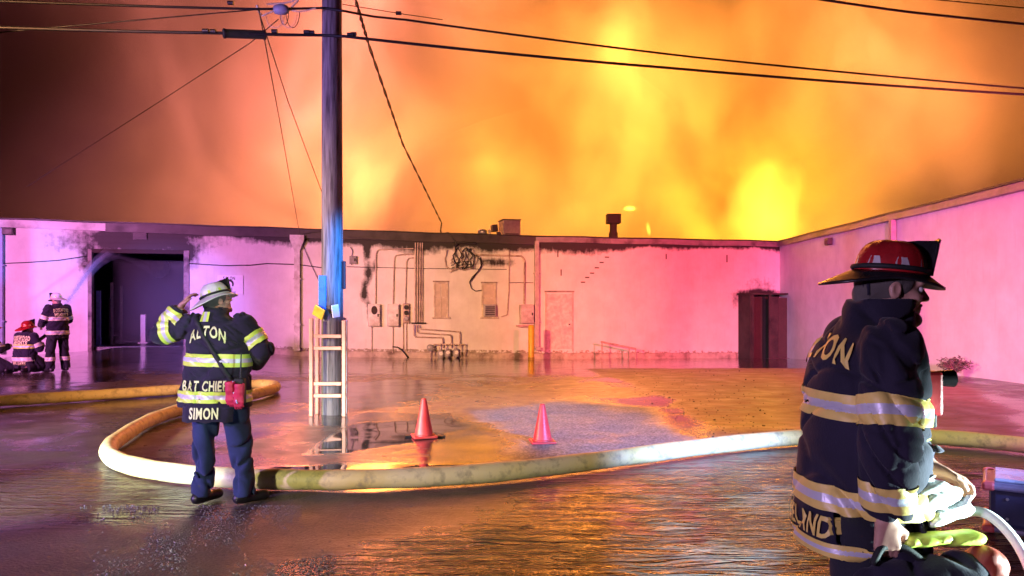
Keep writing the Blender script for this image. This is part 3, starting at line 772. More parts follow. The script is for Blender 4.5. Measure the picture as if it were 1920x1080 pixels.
# burnt tangle of service wires
r = empty('wire_tangle', wall(862, 505)); tag(r, 'burnt tangle of service wires hanging below the roof edge', 'wires')
rw = random.Random(5)
paths = [[(838, 468), (834, 485), (836, 500), (846, 506), (862, 502), (872, 497)], [(890, 478), (900, 482), (904, 495), (897, 508), (885, 520), (880, 529), (884, 541), (892, 546), (903, 544)],
         [(893, 480), (901, 488), (902, 500), (890, 517), (881, 528)]]
for k in range(11):
    x = 850 + k * 4.0; pts = []
    for j in range(6): pts.append((x + rw.uniform(-5, 5), 464 + j * 8 + rw.uniform(-2, 2)))
    paths.append(pts)
for k in range(5):
    y = 488 + k * 4; paths.append([(845 + rw.uniform(-4, 4), y + 6), (858, y + rw.uniform(-4, 4)), (870, y + rw.uniform(-4, 4)), (884 + rw.uniform(-4, 6), y + rw.uniform(-4, 2))])
for pth in paths:
    sm_ = []
    for i in range(len(pth) - 1):
        for k in range(3): sm_.append((pth[i][0] + (pth[i + 1][0] - pth[i][0]) * k / 3 , pth[i][1] + (pth[i + 1][1] - pth[i][1]) * k / 3))
    sm_.append(pth[-1])
    bb = MB(); bb.tube([wall(x, y, .06 + .08 * rw.random()) for x, y in sm_], .014 + .010 * rw.random(), 5); to_local(bb, r).build('wire', M_black if rw.random() < .7 else M_pipe, r)
to_local(wtube([(852, 462), (858, 455), (892, 456)], .05, .12), r).build('weatherhead', M_dark, r)

# sign
r = empty('shop_sign', wall(432, 553)); tag(r, 'white salon sign with black lettering beside the garage door', 'sign')
u0, z1 = wu(408, 516); u1, _ = wu(456, 516); _, z0 = wu(408, 552); inv = Matrix.Translation(-r.location) @ MW
bd = boxobj('board', (u0, -.035, z0), (u1, -.004, z1), M_white, r, 0, inv)
# ------------------------------------------------------------------ lettering
_let = {}
def letter(ch, bold=.0):
    if (ch, bold) in _let: return _let[ch, bold]
    cu = bpy.data.curves.new('glyph', 'FONT'); cu.body = ch; cu.size = 1; cu.offset = bold; cu.resolution_u = 3; cu.fill_mode = 'FRONT'
    ob = bpy.data.objects.new('glyph', cu); COL.objects.link(ob)
    bpy.context.view_layer.update()
    me = bpy.data.meshes.new_from_object(ob.evaluated_get(bpy.context.evaluated_depsgraph_get()))
    bm = bmesh.new(); bm.from_mesh(me); bmesh.ops.triangulate(bm, faces=bm.faces[:])
    bmesh.ops.subdivide_edges(bm, edges=[e for e in bm.edges if e.calc_length() > .25], cuts=2, use_grid_fill=True); bmesh.ops.triangulate(bm, faces=bm.faces[:])
    vs = [v.co.copy() for v in bm.verts]; bm.verts.index_update(); fs = [[v.index for v in f.verts] for f in bm.faces]; bm.free()
    bpy.data.objects.remove(ob); bpy.data.curves.remove(cu); bpy.data.meshes.remove(me)
    xs = [v.x for v in vs] or [0, .3]
    _let[ch, bold] = (vs, fs, min(xs), max(xs)); return _let[ch, bold]
def lettering(text, height, place, gap=.12, bold=.02, sx=1.0, width=None):
    """list of (verts, faces); place(x, y) -> 3-D point, x from the middle of the line, y up"""
    k = height / .70; items = []; x = 0
    for ch in text:
        if ch == ' ': x += .35 * sx; continue
        vs, fs, a, b_ = letter(ch, bold); items.append((x - a * sx, vs, fs)); x += (b_ - a) * sx + gap
    tot = x - gap
    if width: sx2 = width / (tot * k)
    else: sx2 = 1
    mb = MB()
    for x0, vs, fs in items:
        mb.add([place((x0 + v.x * sx - tot / 2) * k * sx2, v.y * k) for v in vs], fs)
    return mb
# the sign's print
uc = (u0 + u1) / 2; W_ = u1 - u0
def on_sign(x, y, cx=0, cz=0): return inv @ Vector((uc - .04 + cx + x, -.0375, z0 + cz + y))
hs = z1 - z0
lettering('SALON', hs * .17, lambda x, y: on_sign(x, y, 0, hs * .76), width=W_ * .46).build('lettering', M_ink, r)
lettering('ONE', hs * .15, lambda x, y: on_sign(x, y, 0, hs * .20), width=W_ * .26).build('lettering', M_ink, r)
lettering('CENTRE', hs * .07, lambda x, y: on_sign(x, y, .03, hs * .08), width=W_ * .44).build('lettering', M_ink, r)
b = MB(); n = 18; vs = []
for k in range(n + 1):
    a = math.radians(-35 + 250 * k / n); th = .30 + .18 * math.sin(math.pi * k / n)
    for q in (1, 1 - th): vs.append(on_sign(math.cos(a) * .155 * q, math.sin(a) * .16 * q, 0, hs * .55))
b.add(vs, [(2 * k, 2 * k + 1, 2 * k + 3, 2 * k + 2) for k in range(n)]); b.build('hair_emblem', M_ink, r)

# ------------------------------------------------------------------ things on the roof
def roof_pt(px, py, back):                   # a point back metres behind the wall face
    return ray_plane(px, py, W0 - WN * back, WN)
def hvac():
    p0 = roof_pt(944, 443, 4); p1 = roof_pt(976, 413, 4); w = (p1 - p0).dot(WU); h = p1.z - 3.8
    r = empty('rooftop_unit', (p0.x, p0.y, 3.8), math.atan2(WU.y, WU.x)); tag(r, 'boxy dark air handling unit on the roof above the windows', 'rooftop unit')
    bevel(boxobj('cabinet', (0, 0, .05), (w, .9, h), M('hvac_grey', (.22, .19, .18), .5, .2), r), .02)
    boxobj('lid', (-.03, -.03, h + .002), (w + .03, .93, h + .04), M_dark, r)
    for k in range(6): boxobj('slat', (.08, -.03, .25 + k * .1), (w - .08, -.004, .30 + k * .1), M_dark, r)
    p2 = roof_pt(929, 421, 4); wx = (p2 - p0).dot(WU)
    r2 = empty('rooftop_unit', (p0.x + WU.x * wx, p0.y + WU.y * wx, 3.8), math.atan2(WU.y, WU.x)); tag(r2, 'small tilted exhaust box left of the large rooftop unit', 'rooftop unit')
    boxobj('stack', (.10, .1, 0), (.26, .26, p2.z - 3.8 - .3), M_dark, r2)
    bevel(boxobj('hood', (-.03, 0, p2.z - 3.8 - .30), (.22, .36, p2.z - 3.8), M_dark, r2, 0, Matrix.Rotation(math.radians(-6), 4, 'Y')), .02)
hvac()
p = roof_pt(1150, 449, 3.5); zt = roof_pt(1150, 402, 3.5).z - 3.8
fl = empty('flue', (p.x, p.y, 3.8)); tag(fl, 'slim dark flue with a square cap on the roof', 'chimney')
b = MB(); b.lathe([(.17, 0), (.17, zt * .30), (.20, zt * .33), (.20, zt * .50), (.16, zt * .56), (.16, zt * .78)], 16); b.build('pipe', M_char, fl)
b = MB(); b.box((-.30, -.30, zt * .76), (.30, .30, zt * .97)); b.box((-.31, -.31, zt * .972), (.31, .31, zt)); bevel(b.build('cap', M_char, fl), .02)
for px, py, rr, lab in ((905, 430, .20, 'round turbine vent on the roof left of the exhaust box'), (918, 431, .07, 'thin pipe vent on the roof beside the turbine vent')):
    p = roof_pt(px, py, 2.5); vz = p.z - 3.8
    v_ = empty('roof_vent', (p.x, p.y, 3.8)); tag(v_, lab, 'vent')
    b = MB(); b.lathe([(rr * .6, 0), (rr * .6, vz - rr * 1.2)], 14); b.build('pipe', M_steel, v_)
    b = MB(); b.lathe([(rr * .55, vz - rr * 1.2), (rr, vz - rr * .8), (rr, vz - rr * .3), (rr * .6, vz), (.01, vz + .02)], 14); b.build('cowl', M_steel, v_)
p = roof_pt(70, 412, 3); b = MB(); b.lathe([(.14, 3.8), (.14, p.z - .15), (.22, p.z - .1), (.2, p.z + .02), (.03, p.z + .06)], 12, 0, Matrix.Translation((p.x, p.y, 0)))
tag(b.build('roof_vent', M_dark), 'small dark vent on the roof at far left', 'vent')

# ------------------------------------------------------------------ flames showing over the roof
def flame_mat(FLAME):
    m = bpy.data.materials.new('flame'); m.use_nodes = True; nt = m.node_tree; nt.nodes.remove(nt.nodes['Principled BSDF'])
    pv = nt.nodes.new('ShaderNodeVolumePrincipled'); nt.links.new(pv.outputs[0], nt.nodes['Material Output'].inputs['Volume'])
    tc = nt.nodes.new('ShaderNodeTexCoord'); ln = nt.nodes.new('ShaderNodeVectorMath'); ln.operation = 'LENGTH'; nt.links.new(tc.outputs['Object'], ln.inputs[0])
    nz = nt.nodes.new('ShaderNodeTexNoise'); nz.inputs['Scale'].default_value = 2.2; nz.inputs['Detail'].default_value = 3; nt.links.new(tc.outputs['Object'], nz.inputs['Vector'])
    ad = nt.nodes.new('ShaderNodeMath'); ad.operation = 'MULTIPLY_ADD'; nt.links.new(nz.outputs['Fac'], ad.inputs[0]); ad.inputs[1].default_value = .9; nt.links.new(ln.outputs['Value'], ad.inputs[2])
    mr = nt.nodes.new('ShaderNodeMapRange'); mr.inputs['From Min'].default_value = 1.35; mr.inputs['From Max'].default_value = .55; mr.inputs['To Min'].default_value = 0; mr.inputs['To Max'].default_value = 1
    nt.links.new(ad.outputs[0], mr.inputs['Value'])
    sq = nt.nodes.new('ShaderNodeMath'); sq.operation = 'MULTIPLY'; nt.links.new(mr.outputs[0], sq.inputs[0]); sq.inputs[1].default_value = FLAME
    nt.links.new(sq.outputs[0], pv.inputs['Emission Strength'])
    pv.inputs['Emission Color'].default_value = (1, .62, .06, 1); pv.inputs['Density'].default_value = 0.0
    return m
FM = flame_mat(.9); FS = flame_mat(14.0)
def flame(px, py, D, rx, rz, tilt, label):
    b = MB(); n = 16; prof = [(math.sin(math.pi * k / 10), -math.cos(math.pi * k / 10)) for k in range(11)]
    prof[0] = (.01, -1); prof[-1] = (.01, 1); b.lathe(prof, n)
    o = b.build('flame', FM if rx > 1 else FS); o.location = at(px, py, D); o.scale = (rx, rx * .8, rz); o.rotation_euler = (0, math.radians(tilt), 0)
    tag(o, label, 'flame', 'flames over the roof'); return o
flame(1435, 400, 34, 2.3, 3.0, 6, 'tall yellow blaze above the inner corner of the roofs')
flame(1181, 391, 33.5, .36, .15, 0, 'small bright flame flat in the smoke right of the flue')
flame(1216, 430, 33.5, .13, .40, -8, 'thin upright flame close above the gutter')

# ------------------------------------------------------------------ utility pole with guard frame
PD = 11.1; pb = ground(622, 776)
M_pole = NT('creosoted_pole'); v = M_pole.coord((9, 9, .55)); f = M_pole.noise(v, 3.0, 6, .65)
cr = M_pole.ramp(f, [(.35, (.05, .04, .037)), (.5, (.15, .13, .12)), (.68, (.24, .215, .20))]); M_pole.l(cr, M_pole.b.inputs['Base Color']); M_pole.b.inputs['Roughness'].default_value = .85; M_pole.bump(f, .6, .02)
pole = empty('utility_pole', pb); tag(pole, 'tall weathered wooden utility pole in the middle of the yard', 'utility pole')
b = MB(); b.tube([(.01, 0, -.2), (.01, 0, 1.5), (.005, 0, 4), (0, 0, 8.6)], [.158, .157, .150, .135], 22); b.build('shaft', M_pole.m, pole)
def polebox(name, px0, py0, px1, py1, y0, y1, mat, bev=.008):
    a = at(px0, py1, pb.y) - pb; c = at(px1, py0, pb.y) - pb
    return boxobj(name, (a.x, y0, a.z), (c.x, y1, c.z), mat, pole, bev)
polebox('blue_sign', 602, 517, 616, 580, -.16, -.02, M('blue_plate', (.02, .16, .55), .4))
polebox('conduit', 643, 490, 649, 542, -.06, .0, M_black)
def tagbox(px, py, w, h, mat, rot):
    c = at(px, py, pb.y) - pb
    b = MB(); b.box((-w / 2, -.012, -h / 2), (w / 2, .012, h / 2), 0, Matrix.Translation((c.x, -.19, c.z)) @ Euler((math.radians(12), math.radians(rot), math.radians(-20 if rot > 0 else 25))).to_matrix().to_4x4()); bevel(b.build('marker_tag', mat, pole), .01)
tagbox(604, 585, .19, .17, M('amber_reflector', (.80, .45, .03), .35), 28)
tagbox(635, 583, .11, .19, M_white, -10)
guard = empty('pole_guard', pb); tag(guard, 'pale plastic guard frame standing round the foot of the pole', 'guard')
gx0, gx1 = at(592, 0, pb.y).x - pb.x, at(652, 0, pb.y).x - pb.x
ztp = at(0, 596, pb.y).z - pb.z
for i, (x, y, mt) in enumerate(((gx0, -.24, M_plast), (gx0 + .10, .22, M_plast), (gx1 - .10, .22, M_plast), (gx1, -.24, M_plast), (gx0 + .03, -.02, M_plast), (gx1 - .03, -.02, M_plastw))):
    b = MB(); b.box((x - .028, y - .028, 0), (x + .028, y + .028, ztp - .03 * (i % 2))); bevel(b.build('upright', mt, guard), .01)
for py in (629, 651, 716, 738):
    z = at(0, py, pb.y).z - pb.z
    b = MB(); b.box((gx0 + .037, -.262, z - .025), (gx1 - .037, -.225, z + .025)); bevel(b.build('rail', M_plast, guard), .006)
    b = MB(); b.box((gx0 + .137, .20, z - .025), (gx1 - .137, .235, z + .025)); bevel(b.build('rail', M_plast, guard), .006)

# ------------------------------------------------------------------ overhead lines
def span(name, pts, r, label, mat=None, sag=0.0, cat='cable', n=24, twist=False):
    P = [Vector(p) for p in pts]; out = []
    for i in range(len(P) - 1):
        for k in range(n):
            t = k / n; q = P[i].lerp(P[i + 1], t); q.z -= sag * 4 * t * (1 - t) * (P[i + 1] - P[i]).length / 10; out.append(q)
    out.append(P[-1]); b = MB()
    if twist:
        for ph in (0, math.pi):
            d = (P[-1] - P[0]).normalized(); a = d.orthogonal().normalized(); c = d.cross(a)
            b.tube([q + (a * math.cos(k * .9 + ph) + c * math.sin(k * .9 + ph)) * r * .8 for k, q in enumerate(out)], r * .75, 5)
    else: b.tube(out, r, 6)
    o = b.build(name, mat or M_black); tag(o, label, cat, 'overhead lines'); return o
pd = pb.y - .17
span('overhead_cable', [at(-200, 44, 9.5), at(420, 62, 10.4), at(604, 66, pd), at(645, 68, pd), at(1250, 127, 12.0), at(2100, 187, 13.8)], .021, 'thick black overhead cable passing the pole and carrying the splice case', sag=.04)
span('overhead_cable', [at(-200, -6, 9.6), at(480, 17, 10.6), at(604, 15, pd), at(642, 20, pd), at(700, 31, 11.2), at(760, 37, 11.4), at(1300, 107, 12.4), at(2100, 180, 14)], .017, 'upper black overhead cable above the splice case', sag=.03)
span('overhead_wire', [at(642, 8, pd), at(760, 27, 11.3), at(830, 37, 11.5)], .006, 'thin wire above the upper cable right of the pole')
span('overhead_wire', [at(-200, 80, 9.7), at(60, 55, 10.0), at(480, 18, 10.5)], .009, 'thin wire rising from the left edge to the terminal')
span('overhead_wire', [at(50, 350, 22), at(300, 190, 15), at(470, 80, 11.5), at(522, 36, 10.8)], .008, 'thin wire slanting down to the left from the terminal')
span('overhead_wire', [at(486, 20, 10.6), at(525, 230, 15), at(562, 440, 26.2)], .010, 'thin wire dropping to the funnel head on the warehouse')
span('overhead_wire', [at(486, 24, 10.6), at(540, 190, 13), at(608, 372, 17), at(640, 440, 26)], .009, 'thin wire dropping behind the pole to the roof')
span('service_drop', [at(655, -40, 11.0), at(690, 80, 13), at(755, 270, 18), at(828, 418, 27.6), at(826, 432, 27.6)], .020, 'twisted black service drop running down to the roof edge', sag=.0, twist=True, n=30)
span('overhead_cable', [at(1520, -4, 12), at(1700, 22, 12.5), at(2100, 62, 13.5)], .021, 'black cable crossing the top right corner, lower of two', sag=.02)
span('overhead_wire', [at(1720, -4, 12.4), at(2100, 32, 13.6)], .010, 'thin wire crossing the top right corner, upper of two')
b = MB(); b.tube([wall(826, 432, .02), wall(828, 440, .02), wall(840, 436, .1), wall(856, 456, .14)], .03, 6); tag(b.build('service_mast', M_dark), 'bent service mast at the roof edge above the wire tangle', 'mast')
# splice case and terminal on the strand
a_ = at(421, 65, 10.42); c_ = at(500, 68, 10.72); dx = c_ - a_
sp = empty('splice_case', (a_ + c_) / 2); tag(sp, 'long dark splice case hanging on the thick overhead cable', 'splice case')
b = MB(); b.tube([a_ - sp.location - Vector((0, .05, 0)), c_ - sp.location - Vector((0, .05, 0))], .062, 12); b.build('case', M('green_black_case', (.03, .04, .035), .4), sp)
for s_ in (.03, .97):
    q = a_.lerp(c_, s_) - sp.location - Vector((0, .05, 0)); b = MB(); b.tube([q - dx * .02, q + dx * .02], .07, 12); b.build('end_collar', M_black, sp)
tm = empty('cable_terminal', at(528, 18, 10.7)); tag(tm, 'grey terminal pod with loose wire loops on the upper cable', 'terminal')
b = MB(); b.lathe([(.02, -.12), (.06, -.10), (.075, -.02), (.075, .04), (.05, .09), (.02, .11)], 14, 0, Matrix.Rotation(math.pi / 2, 4, 'Y')); b.build('pod', M('pod_grey', (.30, .31, .36), .5), tm)
M_wirew = M('pale_wire', (.75, .66, .45), .5)
def tube_px(pix, D, r, mat, nm='loop'):
    bb = MB(); pts = []
    for i in range(len(pix) - 1):
        for k in range(4): t_ = k / 4; pts.append(at(pix[i][0] + (pix[i + 1][0] - pix[i][0]) * t_, pix[i][1] + (pix[i + 1][1] - pix[i][1]) * t_, D) - tm.location)
    pts.append(at(*pix[-1], D) - tm.location); bb.tube(pts, r, 5); bb.build(nm, mat, tm)
for k, (cx_, cy_, rx_, ry_, m_) in enumerate(((542, 26, 15, 26, M_wirew), (533, 25, 8, 22, M_black), (516, 30, 17, 22, M_wirew), (549, 22, 13, 30, M_black))):
    tube_px([(cx_ + rx_ * math.cos(math.radians(a)), cy_ + ry_ * math.sin(math.radians(a))) for a in range(0, 181, 18)], 10.7 + .04 * k, .006, m_)
tube_px([(481, 12), (484, 20), (492, 30), (500, 26), (515, 20)], 10.66, .012, M_wirew); tube_px([(540, 18), (560, 22), (576, 20), (592, 15)], 10.72, .010, M_wirew)
tube_px([(500, 8), (530, 6), (548, 3), (560, -6)], 10.7, .012, M_wirew); tube_px([(545, 16), (552, 8), (560, 0)], 10.72, .014, M_wirew); tube_px([(482, 10), (486, 24)], 10.66, .02, M_wirew, 'clamp')
for px, py, D, lab in ((387, 59, 10.35, 'farther left of the two clamps left of the splice case'), (401, 60, 10.38, 'clamp just left of the splice case'), (516, 60, 10.7, 'clamp just right of the splice case'), (576, 61, 10.9, 'left clamp of the pair close left of the pole'),
        (585, 62, 10.92, 'clamp of the pair nearest the pole on its left'), (657, 66, 11.0, 'clamp nearest the pole on its right'), (664, 65, 11.02, 'second clamp right of the pole on the thick cable'), (434, 7, 10.45, 'small clamp on the upper cable above the splice case'), (748, 26, 11.3, 'lone clamp on the thin wire right of the pole')):
    p = at(px, py, D); b = MB(); b.tube([p - Vector((.04, .03, 0)), p + Vector((.04, -.03, 0))], .030, 8)
    tag(b.build('cable_clamp', M_black), lab, 'clamp', 'clamps on the overhead cables')

# ------------------------------------------------------------------ supply hose
def catmull(P, n=10):
    P = [P[0] * 2 - P[1]] + P + [P[-1] * 2 - P[-2]]; out = []
    for i in range(1, len(P) - 2):
        for k in range(n):
            t = k / n; p0, p1, p2, p3 = P[i - 1:i + 3]
            out.append(.5 * ((2 * p1) + (p2 - p0) * t + (2 * p0 - 5 * p1 + 4 * p2 - p3) * t * t + (3 * p1 - p0 - 3 * p2 + p3) * t ** 3))
    return out + [P[-2]]
HR = .088
hp = [(-260, 790), (-120, 776), (0, 764), (120, 756), (240, 748), (340, 741), (430, 734), (490, 730), (516, 733), (510, 741), (470, 752), (400, 766), (340, 781), (280, 803), (225, 838), (203, 862), (222, 884), (290, 902), (400, 915), (540, 921), (700, 920), (900, 909), (1100, 886), (1300, 858), (1480, 838), (1620, 833), (1750, 836), (1920, 852), (2060, 876), (2250, 925)]
hpts = []
for x, y in hp:
    p = ground(x, y); hpts.append(Vector((p.x, p.y, 0)))
path = catmull(hpts, 12)
path = [Vector((p.x, p.y, gz(p.x, p.y) + HR * .93 + .02)) for p in path]
t = NT('hose_jacket'); v = t.coord(); f = t.noise(v, 1.1, 5, .6); f2 = t.noise(v, 9, 6, .65)
c = t.ramp(f, [(.32, (.66, .54, .14)), (.5, (.70, .62, .26)), (.68, (.62, .58, .34))])
c = t.mix(t.ramp(f2, [(.50, 0.0), (.70, .75)]), c, (.22, .19, .10)); t.l(c, t.b.inputs['Base Color']); t.b.inputs['Roughness'].default_value = .55
t.bump(t.noise(v, 90, 3), .25, .004)
b = MB(); b.tube(path, [HR * (1 + .025 * math.sin(i * .7) + .02 * math.sin(i * .23)) for i in range(len(path))], 18)
tag(b.build('fire_hose', t.m), 'thick yellow supply hose looping across the wet yard', 'fire hose')

# ------------------------------------------------------------------ traffic cones
def cone(px, py, h, label, rz):
    r = empty('traffic_cone', ground(px, py), rz); tag(r, label, 'traffic cone', 'traffic cones in the yard')
    b = MB(); w = .145; b.box((-w, -w, .004), (w, w, .032)); bevel(b.build('base', M_orange, r), .012)
    b = MB(); b.lathe([(.118, .033), (.110, .05), (.030, h - .012), (.024, h), (.018, h + .001), (.020, h - .02)], 24); b.build('body', M_orange, r)
    b = MB(); b.lathe([(.125, .0335), (.125, .045), (.112, .047)], 24); b.build('collar', M_orange, r)
cone(795, 820, .475, 'red-orange traffic cone nearer the pole, at the puddle edge', .3)
cone(1017, 830, .455, 'red-orange traffic cone standing on the dry gravelly patch', .12)
g1 = ground(792, 822)
for k, (x, y) in enumerate(((772, 819), (826, 820))):
    p = ground(x, y); b = MB(); b.box((-.07, -.03, 0), (.05, .04, .022)); b.v = [(a + .015 * math.sin(i * 9), c + .012 * math.cos(i * 7), d) for i, (a, c, d) in enumerate(b.v)]
    o = b.build('broken_cone_base', M_black); o.location = p; tag(o, ('dark' if k else 'left') + ' scrap of torn rubber at the foot of the nearer-pole cone' + (', right side' if k else ''), 'scrap')

# ------------------------------------------------------------------ yellow bollard, shrub, equipment case
bo = ground(996, 675); r = empty('bollard', bo); tag(r, 'bright yellow steel bollard protecting the disconnect box', 'bollard')
hb = (675 - 609) / F * bo.y
b = MB(); b.lathe([(.11, -.1), (.11, hb - .06), (.09, hb - .015), (.03, hb), (.005, hb)], 20); b.build('post', M_yellow, r)
b = MB(); b.lathe([(.113, .0), (.113, .10)], 20); b.build('skirt', M('bollard_grime', (.35, .22, .03), .8), r)
sh = rwall(1787, 700, .5); sh.z = gz(sh.x, sh.y); r = empty('shrub', sh); tag(r, 'small scruffy weed bush at the foot of the right wing wall', 'shrub')
rs = random.Random(3); tw = MB(); lf = MB()
for k in range(46):
    a = rs.uniform(0, 6.28); s_ = rs.uniform(.1, .42); h_ = rs.uniform(.18, .46)
    e_ = Vector((math.cos(a) * s_, math.sin(a) * s_, h_)); m_ = Vector((e_.x * .35, e_.y * .35, h_ * .62)); tw.tube([(0, 0, 0), m_, e_], [.008, .005, .003], 4)
    for j in range(16):
        t_ = rs.uniform(.25, 1.05); q = m_.lerp(e_, t_) if t_ > .4 else Vector((0, 0, 0)).lerp(m_, t_ / .4); d = Vector((rs.uniform(-1, 1), rs.uniform(-1, 1), rs.uniform(-.3, 1))).normalized(); s2 = d.orthogonal().normalized() * .016
        lf.add([q, q + d * .035 + s2, q + d * .08, q + d * .035 - s2], [(0, 1, 2, 3)])
tw.build('stems', M_wood, r); lf.build('leaves', M('dusty_leaf', (.07, .08, .05), .7, scale=20), r)['kind'] = 'stuff'

cs = ground(1848, 998)
r = empty('equipment_case', cs, math.radians(-33)); tag(r, 'dark blue equipment case with red corner trim at the right edge', 'case')
M_case = M('case_blue', (.035, .035, .085), .35, scale=5); M_trim = M('case_trim', (.30, .26, .36), .35, .5); M_redt = M('red_trim', (.62, .10, .09), .4)
L_, D_, H_ = .95, .55, .36
bevel(boxobj('body', (.02, .02, .035), (L_ - .02, D_ - .02, H_ - .03), M_case, r), .04)
for nm, z0_, z1_ in (('bottom_lip', .01, .05), ('top_lip', H_ - .05, H_)):
    b = MB(); b.box((-.02, -.02, z0_), (L_ + .02, D_ + .02, z1_)); bevel(b.build(nm, M_trim, r), .018)
    for cx_, cy_ in ((-.025, -.025), (-.025, D_ - .06)):
        b = MB(); b.box((cx_, cy_, z0_ - .006), (cx_ + .085, cy_ + .085, z1_ + .006)); bevel(b.build('corner_guard', M_redt, r), .02)
bevel(boxobj('lid', (.05, .05, H_ + .001), (L_ - .05, D_ - .05, H_ + .025), M('case_lid', (.42, .45, .50), .3, .2), r), .01)
for x_, z_ in ((.13, .25), (.13, .11), (.45, .25)):
    b = MB(); b.lathe([(.012, 0), (.010, .008)], 10, 0, Matrix.Translation((x_, .019, z_)) @ Matrix.Rotation(math.pi / 2, 4, 'X')); b.build('rivet', M_steel, r)
b = MB(); b.tube([(.3, .0, .2), (.3, -.04, .19), (.55, -.04, .19), (.55, .0, .2)], .012, 8); b.build('handle', M_black, r)

# ------------------------------------------------------------------ water stream thrown into the garage
def spray_mat(lo_=1.2, hi_=5.0):
    m = bpy.data.materials.new('water_spray'); m.use_nodes = True; nt = m.node_tree; nt.nodes.remove(nt.nodes['Principled BSDF'])
    pv = nt.nodes.new('ShaderNodeVolumePrincipled'); nt.links.new(pv.outputs[0], nt.nodes['Material Output'].inputs['Volume'])
    pv.inputs['Color'].default_value = (.75, .80, 1, 1)
    tc = nt.nodes.new('ShaderNodeTexCoord'); nz = nt.nodes.new('ShaderNodeTexNoise'); nz.inputs['Scale'].default_value = 3; nt.links.new(tc.outputs['Object'], nz.inputs['Vector'])
    mr = nt.nodes.new('ShaderNodeMapRange'); mr.inputs['To Min'].default_value = lo_; mr.inputs['To Max'].default_value = hi_; nt.links.new(nz.outputs['Fac'], mr.inputs['Value']); nt.links.new(mr.outputs[0], pv.inputs['Density'])
    return m
q0 = at(66, 652, 18.6); q1 = at(186, 488, 24.0); q2 = ray_plane(235, 470, W0 - WN * 1.2, WN); q3 = ray_plane(300, 500, W0 - WN * 3.5, WN)
pts = catmull([q0, q0.lerp(q1, .5) + Vector((0, 0, .06)), q1, q2, q3], 8)
b = MB(); b.tube(pts, [.03 + .12 * (i / (len(pts) - 1)) ** 1.3 for i in range(len(pts))], 12)
o = b.build('water_jet', spray_mat()); o['kind'] = 'stuff'; o['label'] = 'white stream of water thrown up into the garage doorway'
b = MB(); b.tube([p_ - Vector((0, 0, .05 * i / len(pts))) for i, p_ in enumerate(pts)], [.06 + .34 * (i / (len(pts) - 1)) ** 1.3 for i in range(len(pts))], 14)
o = b.build('water_spray', spray_mat(.1, .8)); o['kind'] = 'stuff'; o['label'] = 'soft spray fanning out round the water stream'
# mist of the stream hanging in the garage
b = MB(); b.box((DU0 + .2, 1.0, zf + .05), (DU1 - .2, 6.0, 3.1), 0, MW)
m = bpy.data.materials.new('garage_mist'); m.use_nodes = True; nt = m.node_tree; nt.nodes.remove(nt.nodes['Principled BSDF']); pv = nt.nodes.new('ShaderNodeVolumePrincipled'); nt.links.new(pv.outputs[0], nt.nodes['Material Output'].inputs['Volume'])
pv.inputs['Color'].default_value = (.8, .8, .95, 1); pv.inputs['Density'].default_value = .22
o = b.build('garage_mist', m); o['kind'] = 'stuff'; o['label'] = 'thin bluish mist hanging inside the open garage'
# loose wet grit in the foreground and charred bits washed across the yard: real stones, too many to count
def scatter(name, n, pick, smin, smax, mat, label, seed):
    rr = np.random.default_rng(seed); V = []; Fc = []; ov = np.array([(1, 0, 0), (-1, 0, 0), (0, 1, 0), (0, -1, 0), (0, 0, 1), (0, 0, -1)], float); of = [(0, 2, 4), (2, 1, 4), (1, 3, 4), (3, 0, 4), (2, 0, 5), (1, 2, 5), (3, 1, 5), (0, 3, 5)]
    k = 0
    while k < n:
        px, py = pick(rr); 
        if py is None: continue
        p = ground(px, py); s_ = rr.uniform(smin, smax) * (1 if rr.random() < .93 else 1.9)
        q = np.array(Euler(rr.uniform(0, 6.28, 3)).to_matrix()); v_ = (ov * rr.uniform(.6, 1.3, 3) * s_) @ q.T * (1, 1, .7) + (p.x, p.y, p.z + s_ * .15)
        V += v_.tolist(); Fc += [tuple(i + 6 * k for i in f) for f in of]; k += 1
    me = bpy.data.meshes.new(name); me.from_pydata(V, [], Fc); o = new_obj(name, me, mat); o['kind'] = 'stuff'; o['label'] = label; return o
def pick_grit(r):
    x, y = r.uniform(150, 960), 948 + 190 * r.random() ** 1.4
    cl = math.sin(x * .021 + y * .05) + math.sin(x * .047 - y * .031) + r.normal() * .7
    return (x, y) if cl > .35 and (x < 620 + (1080 - y) * 1.2) else (x, None)
scatter('wet_grit', 5200, pick_grit, .003, .0075, M('wet_stone', (.20, .19, .20), .14, scale=60), 'wet glinting grit strewn over the near asphalt', 3)
def pick_debris(r):
    x, y = r.uniform(1080, 1480), r.uniform(690, 826)
    edge = 1180 + max(0, y - 730) * 1.5
    return (x, y) if x > edge and r.random() < math.exp(-((x - edge - 60) / 130) ** 2) + .12 else (x, None)
scatter('charred_debris', 420, pick_debris, .005, .017, M_char, 'charred bits of debris washed across the reddish ground', 9)
